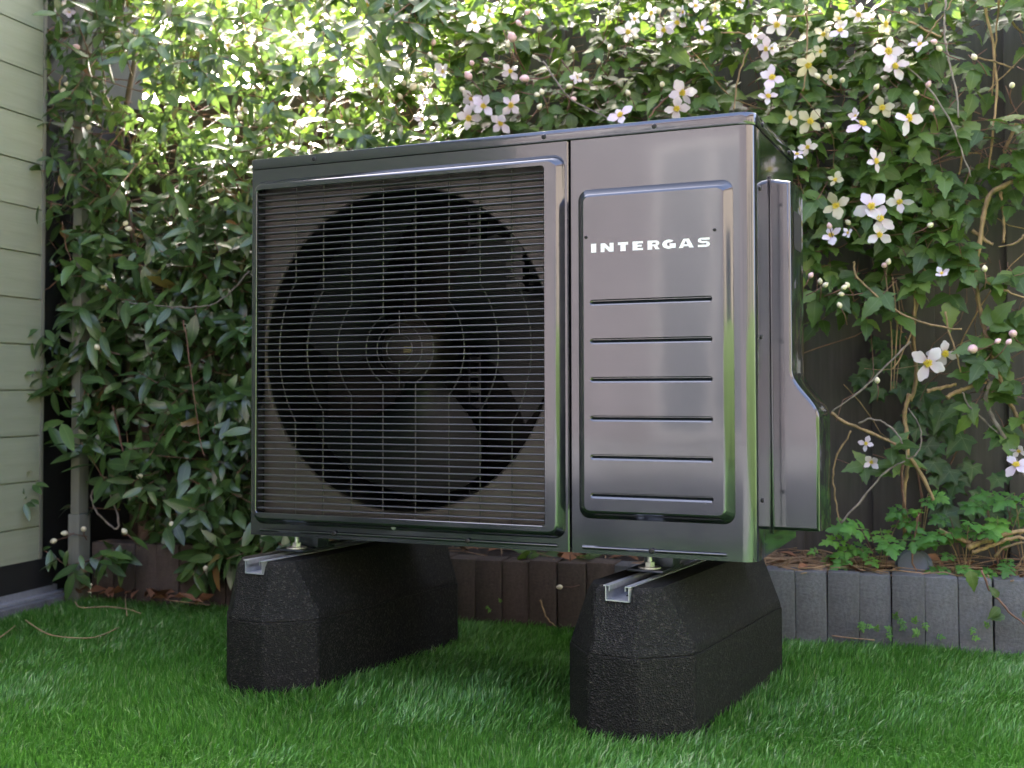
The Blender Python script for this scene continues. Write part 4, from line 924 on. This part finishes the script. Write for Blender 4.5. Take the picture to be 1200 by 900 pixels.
PET = {k: [petal_data(i, M[k]) for i in range(5)] for k in ('petal', 'petal_cream')}
b = MB()
for i in range(26):
    a = i*2.4; r = 0.04+0.20*math.sqrt(i/26); b.tube([(0.02*math.cos(a), 0.02*math.sin(a), 0), (r*math.cos(a)*.7, r*math.sin(a)*.7, 0.10), (r*math.cos(a)*1.15, r*math.sin(a)*1.15, 0.2-0.3*r)], 0.016, 4, r2=0.042)
b.tube([(0, 0, -0.03), (0, 0, 0.1)], 0.06, 7, r2=0.02); b.tube([(0, 0, -0.02), (0.02, 0.01, -0.5), (0.0, 0.1, -1.1)], 0.025, 5, mi=1)
o = b.build('st', [M['stamen'], M['redstem']], sharp=180); STM = o.data; bpy.data.objects.remove(o)
FL = [(910,29,30),(904,56,20),(905,91,30),(900,113,25),(1006,17,24),(1022,23,19),(985,36,25),(1037,28,26,1),(1041,60,34),(1048,78,32),(1078,52,21),(947,76,30,1),(974,90,18,1),(1064,138,36),(1010,146,36),(1034,126,28,1),(1003,136,19),(926,138,22,1),(949,142,30,1),(946,172,20),(934,181,18),(1026,189,28),(979,211,20,1),(980,241,34,1),(974,276,26),(1021,242,36),(1031,256,34),(1054,236,28),(1030,275,28),(1104,321,18),(994,273,15),(1107,414,34),(1087,425,38),(1015,520,18),(1021,541,20),(1191,545,30),(1194,528,18),
 (360,33,26),(432,5,22),(434,44,20),(448,37,24),(473,23,20),(454,58,26),(358,103,26),(352,91,15),(557,27,26),(573,13,18),(630,18,18),(519,84,22),(440,100,20),(598,83,22),(553,115,28),(567,124,28),(549,138,30),(599,123,28),(587,144,28),(498,117,18),(495,140,18),(675,92,15),
 (736,37,26),(743,22,18),(762,15,24),(778,35,24),(793,27,24),(801,14,16),(815,7,18),(822,33,22),(867,2,18),(838,10,14,1),(885,42,22),(898,57,24),(676,90,16),(800,108,32),(793,127,30),(727,135,30),(983,22,18,1),(72,7,16),(81,14,14),(267,53,17),(965,40,20,1),(962,60,18,1),(284,128,20),(236,42,20)]
for i, fl in enumerate(FL):
    u, v, dpx = fl[:3]; cream = len(fl) > 3; nn = 0.60 if u > 300 else 0.56
    if v > 400: nn = 0.66
    if 920 < u < 1000 and 160 < v < 300: nn = 0.62
    P = at(u, v, nn+random.uniform(-.02, .02)); dist = (P-CAM).length; R0 = dpx*dist/FPX*0.50
    toc = (CAM-P).normalized(); nm = (toc*1.0+OUT*0.2+GV*random.gauss(0, .5)+Vector((0, 0, random.gauss(0.2, .45)))).normalized()
    x = nm.orthogonal().normalized(); x = Matrix.Rotation(random.uniform(0, 6.28), 3, nm) @ x; y = nm.cross(x)
    m = Matrix(((x.x*R0, y.x*R0, nm.x*R0, P.x), (x.y*R0, y.y*R0, nm.y*R0, P.y), (x.z*R0, y.z*R0, nm.z*R0, P.z), (0, 0, 0, 1)))
    fo = link('flower', STM, clem, m); op = random.uniform(-.12, .3) if dpx > 22 else random.uniform(0.1, 0.75)
    pk = 'petal_cream' if cream else 'petal'
    for k in range(4):
        link('petal', PET[pk][(i+k) % 5], fo, Matrix.Rotation(k*math.pi/2+random.gauss(0, .15), 4, 'Z') @ Matrix.Rotation(op+random.gauss(0, .2), 4, 'X') @ Matrix.Rotation(random.gauss(0, .2), 4, 'Y') @ Matrix.Scale(random.uniform(.85, 1.12), 4), True)
BUD = {}
for k in ('bud', 'bud_pink'):
    b = MB(); ls = []
    for t in np.linspace(0.02, 0.98, 8):
        r = math.sin(math.pi*t)**0.7*(1.0-0.25*t); ls.append([(r*math.cos(2*math.pi*j/10)*0.9, r*math.sin(2*math.pi*j/10)*0.9, 2.2*t) for j in range(10)])
    b.loops(ls, cap0=True, cap1=True); b.tube([(0, 0, 0.05), (0.3, 0.1, -2.5), (0.2, 0.9, -5.5)], 0.16, 5, mi=1)
    o = b.build('b', [M[k], M['redstem']], sharp=180); BUD[k] = o.data; bpy.data.objects.remove(o)
BL = [(1059,15),(944,2),(958,89),(987,94),(1095,49,'p'),(1101,57),(1142,67),(1088,99,'p'),(1074,109),(1092,128,'p'),(1027,102),(1025,143),(970,147,'',9),(972,265,'p'),(994,261),(1036,311,'p'),(1041,307),(950,323,'p'),(961,330),(967,334),(989,337),(993,334),(984,358),(986,345),(1090,264),(1154,315),(1187,391,'p',11),(1182,401,'p'),(1169,400,'p'),(1140,409,'p',13),(1028,446),
 (725,11),(714,21),(772,13),(787,12),(795,11),(715,56),(745,43),(701,72),(687,95),(668,101),(671,58),(776,99),(736,109),(635,108),(629,111),(632,125),(618,14,'p'),(672,116,'p'),(600,44,'p',13),(615,92,'p',11),(549,89,'p',11),(484,102,'',10),(470,52,'p'),(510,68),(508,50,'p'),(498,86,'',9),(473,97),(469,113),(453,115),(495,103),(542,105),(570,71,'p'),(553,74,'p'),(595,53),(447,12),(380,39),(382,118,'p'),(337,105,'p'),(667,101),(431,166),(608,27,'p'),(632,35),
 (138,42),(150,38),(90,55,'p'),(80,99),(74,107),(106,115),(112,99),(102,138),(104,149),(34,224),(147,262),(151,268),(282,137),(122,337),(114,407),(120,406),(108,414),(164,558),(201,614),(146,623),(98,620),(76,625),(63,634),(258,654),(241,666),(44,29),(1186,100),(300,38),(656,688)]
for i, bl in enumerate(BL):
    u, v = bl[:2]; pink = len(bl) > 2 and bl[2] == 'p'; dp = bl[3] if len(bl) > 3 else 7.5
    nn = 0.61 if u > 300 else 0.545
    P = at(u, v, nn+random.uniform(-.015, .015)); s = dp*(P-CAM).length/FPX*0.5
    d = (Vector((0, 0, random.uniform(-.2, 1)))+OUT*random.uniform(.1, .8)+GV*random.gauss(0, .6)).normalized(); x = d.orthogonal().normalized(); y = d.cross(x); P = P-d*s
    link('bud', BUD['bud_pink' if pink else 'bud'], clem, Matrix(((x.x*s, y.x*s, d.x*s, P.x), (x.y*s, y.y*s, d.y*s, P.y), (x.z*s, y.z*s, d.z*s, P.z), (0, 0, 0, 1))))

# ---- ivy on the dark boards
ivy = thing('ivy', 'lobed dark ivy climbing the dark fence right of the side cover', 'ivy', G(1.17, 0.86, 0.12))
iv = []
for (u, v, s) in ((1018, 425, .055), (1005, 440, .05), (1030, 455, .045), (1040, 415, .04), (1055, 450, .06), (1080, 455, .075), (1068, 430, .05), (1105, 478, .07), (1115, 492, .05), (1090, 470, .05), (1130, 510, .06), (1075, 500, .045), (1085, 485, .05), (1092, 540, .05), (1100, 520, .045), (1115, 550, .05), (1125, 560, .045), (1140, 545, .05), (1110, 580, .05), (1075, 525, .04), (1135, 590, .05), (1095, 560, .04), (1120, 565, .05), (1060, 430, .05), (1050, 395, .04), (1030, 400, .045), (1065, 485, .04), (1048, 500, .04), (1150, 580, .05), (1178, 585, .05), (1190, 600, .05), (1165, 600, .05), (1030, 420, .04), (1120, 475, .05), (1085, 520, .05), (1105, 600, .06), (1170, 560, .04)):
    for q in range(2):
        P = at(u+random.gauss(0, 5)*q, v+random.gauss(0, 5)*q, 0.84+0.03*q); a = random.uniform(-2.7, -0.4)
        iv.append(basis(P, GV*math.cos(a)*.7+Vector((0, 0, math.sin(a)))+OUT*.2, OUT+Vector((0, 0, .4))+rv(.25), s*random.uniform(.75, 1.05)))
emit_leaves(iv, 'ivy', 4, M['ivy'], ivy)
stem(ivy, [(1075, 640), (1080, 580), (1070, 520), (1075, 460), (1045, 410)], .88, .0025, 'redstem'); stem(ivy, [(1085, 600), (1110, 550), (1130, 500), (1090, 460)], .88, .002, 'redstem')

# ---- leafy plants in the bed
PL = [(1030, 618, .73, .08, 9, 'bright green lobed plant spilling over the edging left of the grey pipe'), (1075, 590, .74, .05, 7, 'small lobed plant growing up the tan cane behind the grey pipe'), (1008, 640, .72, .06, 5, 'lobed plant nearest the side cover at the left end of the bed'), (1130, 605, .73, .07, 8, 'yellow-green lobed plant in front of the ivy on the fence'), (1170, 595, .76, .08, 8, 'tall lobed plant against the fence near the right edge'), (1185, 660, .70, .06, 7, 'finely cut plant by the edging at the right edge'), (1122, 655, .70, .045, 6, 'low lobed plant just right of the grey pipe'), (970, 648, .73, .035, 4, 'tiny plant in the dry litter beside the rubber support'), (1200, 590, .75, .07, 6, 'lobed plant cut by the right edge of the photo')]
hv = {}
for (u, v, n, s, k, lab) in PL:
    base = at(u, v, n); base.z = 0.115; t = thing('leafy_plant', lab, 'plant', base, 0, 'leafy plants in the bed'); top = at(u, v, n)
    for q in range(k):
        a = 2*math.pi*q/k+random.uniform(-.3, .3); c = top+GV*math.cos(a)*s*.55+OUT*(math.sin(a)*s*.35)+Vector((0, 0, random.uniform(-.6, .45)*s))
        ld = GV*math.cos(a)+OUT*(0.35+0.4*abs(math.sin(a)))+Vector((0, 0, random.uniform(-.45, .15))); m = basis(c, ld, Vector((0, 0, 1))+OUT*.75+rv(.2), s*random.uniform(.75, 1.1))
        leaf_src('herb', q % 4, M['herb']); link('leaf', LEAF[('herb', q % 4)][3], t, m)
        b = MB(); b.tube(smooth_path([base+rv(.006), (base+c)/2+Vector((0, 0, .015)), c], 3), .0013, 5, r2=.0008); b.build('stalk', M['redstem'] if q % 2 else M['cane'], t, sharp=180)
# hanging clematis shoot over the edging and weeds at its foot
for (u, v, s, k, lab) in ((1022, 738, .018, 5, 'small weed at the foot of the pavers, leftmost of the four'), (1045, 745, .02, 5, 'small weed at the foot of the pavers under the grey pipe'), (1085, 748, .02, 5, 'small weed at the foot of the pavers right of the pipe'), (1140, 752, .018, 3, 'small weed at the foot of the pavers, rightmost'), (605, 706, .012, 3, 'tiny weed by the pavers in the shade between the supports')):
    base = atz(u, v+8, 0.0); base = base-NV*(max(0, base.dot(NV)-(EDGE_N-0.012))); t = thing('weed', lab, 'weed', base, 0, 'weeds along the paver edging')
    for q in range(k):
        a = 2*math.pi*q/k; c = base+Vector((0, 0, random.uniform(.02, .05)))+GV*random.gauss(0, .014)+OUT*random.uniform(0, .012)
        leaf_src('ivy', q % 4, M['ivy']); link('leaf', bpy.data.meshes.get('weed_leaf') or LEAF[('herb', 0)][3], t, basis(c, GV*math.cos(a)+Vector((0, 0, math.sin(a)))+OUT*.5, OUT+Vector((0, 0, .6)), s))
for (u, v, s, a) in ((1137, 668, .045, -1.4), (1172, 712, .035, -2.4), (1178, 722, .03, -2.9), (1197, 722, .032, 0.4), (1170, 700, .03, 2.2)):
    leaf_src('ovate', 0, M['clem']); link('leaf', LEAF[('ovate', 0)][3], clem, basis(at(u, v, .60), GV*math.cos(a)+Vector((0, 0, math.sin(a)))+OUT*.2, OUT+Vector((0, 0, .5)), s))

# ---- grey pipe in the bed
pp = thing('drain_pipe', 'short dark grey plastic pipe end standing in the bed behind the pavers', 'pipe', at(1070, 672, .735))
c = at(1071, 664, .735); ax = (OUT*.85+Vector((0, 0, .35))-GV*.15).normalized(); t1 = ax.orthogonal().normalized(); t2 = ax.cross(t1)
def lathe(name, prof, mat, parent):
    b = MB(); b.loops([[c+ax*h+(t1*math.cos(2*math.pi*i/28)+t2*math.sin(2*math.pi*i/28))*r for i in range(28)] for r, h in prof], cap0=True, cap1=True); return b.build(name, M[mat], parent, sharp=40)
lathe('pipe_body', [(.034, -.12), (.034, -.012)], 'pipe', pp); lathe('collar', [(.038, -.0118), (.0395, -.009), (.0395, .004), (.037, .006)], 'pipe', pp); lathe('end_cap', [(.033, .0062), (.033, .016), (.030, .019), (.0, .0195)], 'pipe', pp)

# ---- dry litter on the bed, twigs on the lawn
b = MB()
for q in range(420):
    g = random.choice((random.uniform(0.8, 1.5), random.uniform(0.8, 1.1), random.uniform(-.8, 1.8))); n = random.uniform(EDGE_N+.02, FENCE_N-.02); p = G(g, n, .128+.02*random.random())
    a = random.uniform(0, 3.14); d = GV*math.cos(a)+NV*math.sin(a)*.5+Vector((0, 0, random.gauss(0, .1))); L = random.uniform(.02, .09); b.tube([p-d*L, p+rv(.004), p+d*L], random.uniform(.0008, .002), 4)
tag(b.build('twig_litter', M['twig'], sharp=180), 'tangle of dry brown twigs lying on the planting bed', 'litter', kind='stuff')
b = MB()
for q in range(160):
    if q < 70: p = G(random.uniform(-.83, -.45), random.uniform(.55, .72), .012+.012*random.random())
    else: p = G(random.uniform(-.8, 1.6), random.uniform(EDGE_N+.03, FENCE_N-.03), .135+.015*random.random())
    a = random.uniform(0, 6.28); d = Vector((math.cos(a), math.sin(a), random.gauss(0, .3))); e = d.cross(Vector((0, 0, 1))+rv(.4)).normalized(); L = random.uniform(.012, .028)
    b.add([p-d*L, p+e*L*.5+Vector((0, 0, .006)), p+d*L, p-e*L*.5+Vector((0, 0, .006)), p], [(0, 1, 4), (1, 2, 4), (2, 3, 4), (3, 0, 4)])
tag(b.build('fallen_leaves', M['litter'], sharp=60), 'scatter of small dead brown leaves at the back of the lawn and bed', 'dead leaves', kind='stuff')
for pts, lab in (([(88, 705), (95, 712), (125, 711), (150, 714), (165, 719)], 'thin dry twig on the dark grass below the square post'), ([(153, 686), (147, 700), (149, 722)], 'short dry twig crossing another by the climber foot'), ([(30, 727), (50, 740), (70, 746), (110, 747), (140, 735)], 'long curved dry twig on the grass at the left'), ([(0, 747), (8, 741), (18, 733)], 'short dry twig on the grass at the left edge of the photo'), ([(975, 745), (1000, 748), (1025, 750)], 'pale twig lying along the foot of the pavers at the right'), ([(195, 703), (220, 706), (246, 709)], 'dry twig in the shade left of the farther support')):
    b = MB(); b.tube(smooth_path([atz(u, v, .006) for u, v in pts], 4), .0016, 6, r2=.001); tag(b.build('dry_twig', M['twig'], sharp=180), lab, 'twig', 'dry twigs on the lawn')

# ================================================================== ARTIFICIAL TURF
def turf():
    N = 380000; gg = RS.uniform(-0.87, 2.4, N); nn = RS.uniform(-1.25, EDGE_N-0.002, N)
    X = gg*GV.x+nn*NV.x; Y = gg*GV.y+nn*NV.y
    dx, dy = X-CAM.x, Y-CAM.y; zc = dx*fw.x+dy*fw.y; uc = (dx*rt.x+dy*rt.y)/np.maximum(zc, .05)
    inside = (zc > 1.0) & (np.abs(uc) < 0.5) & (nn > -0.55)
    keep = inside | (RS.rand(N) < 0.22)
    keep &= ~((gg < SG+0.06) & (nn < 0.66))
    X, Y, gg, nn = X[keep], Y[keep], gg[keep], nn[keep]; N = len(X)
    def fbm(a, b, s, seed):
        r = np.random.RandomState(seed); out = np.zeros_like(a)
        for k in range(7):
            th = r.uniform(0, 6.28); f = s*r.uniform(.5, 1.8); out += np.sin((a*math.cos(th)+b*math.sin(th))*f+r.uniform(0, 6.28))
        return out/7
    flow = 1.9*math.pi+fbm(X, Y, 9, 1)*2.2+fbm(X, Y, 30, 4)*1.2+RS.normal(0, .75, N)
    lean = np.clip(0.62+0.5*fbm(X, Y, 14, 2)+RS.normal(0, .25, N), .1, 1.25); h = RS.uniform(.016, .029, N)*(1+.25*fbm(X, Y, 20, 3)); w = RS.uniform(.0007, .0013, N)
    dX, dY = np.cos(flow), np.sin(flow); fa = flow+RS.normal(1.57, .5, N); wX, wY = np.cos(fa)*w, np.sin(fa)*w
    V = np.zeros((N, 5, 3)); l1 = h*np.sin(lean*.45)*.5; l2 = l1+h*.55*np.sin(lean*1.2); z1 = h*np.cos(lean*.45)*.55; z2 = z1+h*.5*np.cos(lean*1.2)
    V[:, 0] = np.c_[X-wX, Y-wY, np.full(N, GZ-.001)]; V[:, 1] = np.c_[X+wX, Y+wY, np.full(N, GZ-.001)]
    V[:, 2] = np.c_[X+dX*l1+wX*.9, Y+dY*l1+wY*.9, z1+GZ]; V[:, 3] = np.c_[X+dX*l1-wX*.9, Y+dY*l1-wY*.9, z1+GZ]; V[:, 4] = np.c_[X+dX*l2, Y+dY*l2, z2+GZ]
    idx = (np.arange(N)*5)[:, None]; lp = np.concatenate([idx+np.array([0, 1, 2, 3]), idx+np.array([3, 2, 4])], axis=1).ravel(); st = (np.arange(N)*7)[:, None]+np.array([0, 4])
    me = bpy.data.meshes.new('turf'); me.vertices.add(N*5); me.vertices.foreach_set('co', V.ravel()); me.loops.add(N*7); me.loops.foreach_set('vertex_index', lp.astype(np.int32)); me.polygons.add(N*2); me.polygons.foreach_set('loop_start', st.ravel().astype(np.int32)); me.update(calc_edges=True)
    rn = np.clip(RS.beta(1.7, 1.8, N)*1.0+.05+.12*fbm(X, Y, 6, 9), 0, .995)
    a = me.attributes.new('rnd', 'FLOAT', 'POINT'); a.data.foreach_set('value', np.repeat(rn, 5).astype(np.float32))
    a = me.attributes.new('across', 'FLOAT', 'POINT'); a.data.foreach_set('value', np.ones(N*5, np.float32))
    me.materials.append(M['grass']); o = link('turf', me); tag(o, 'dense green artificial turf covering the ground around the supports', 'grass', kind='stuff')
turf()
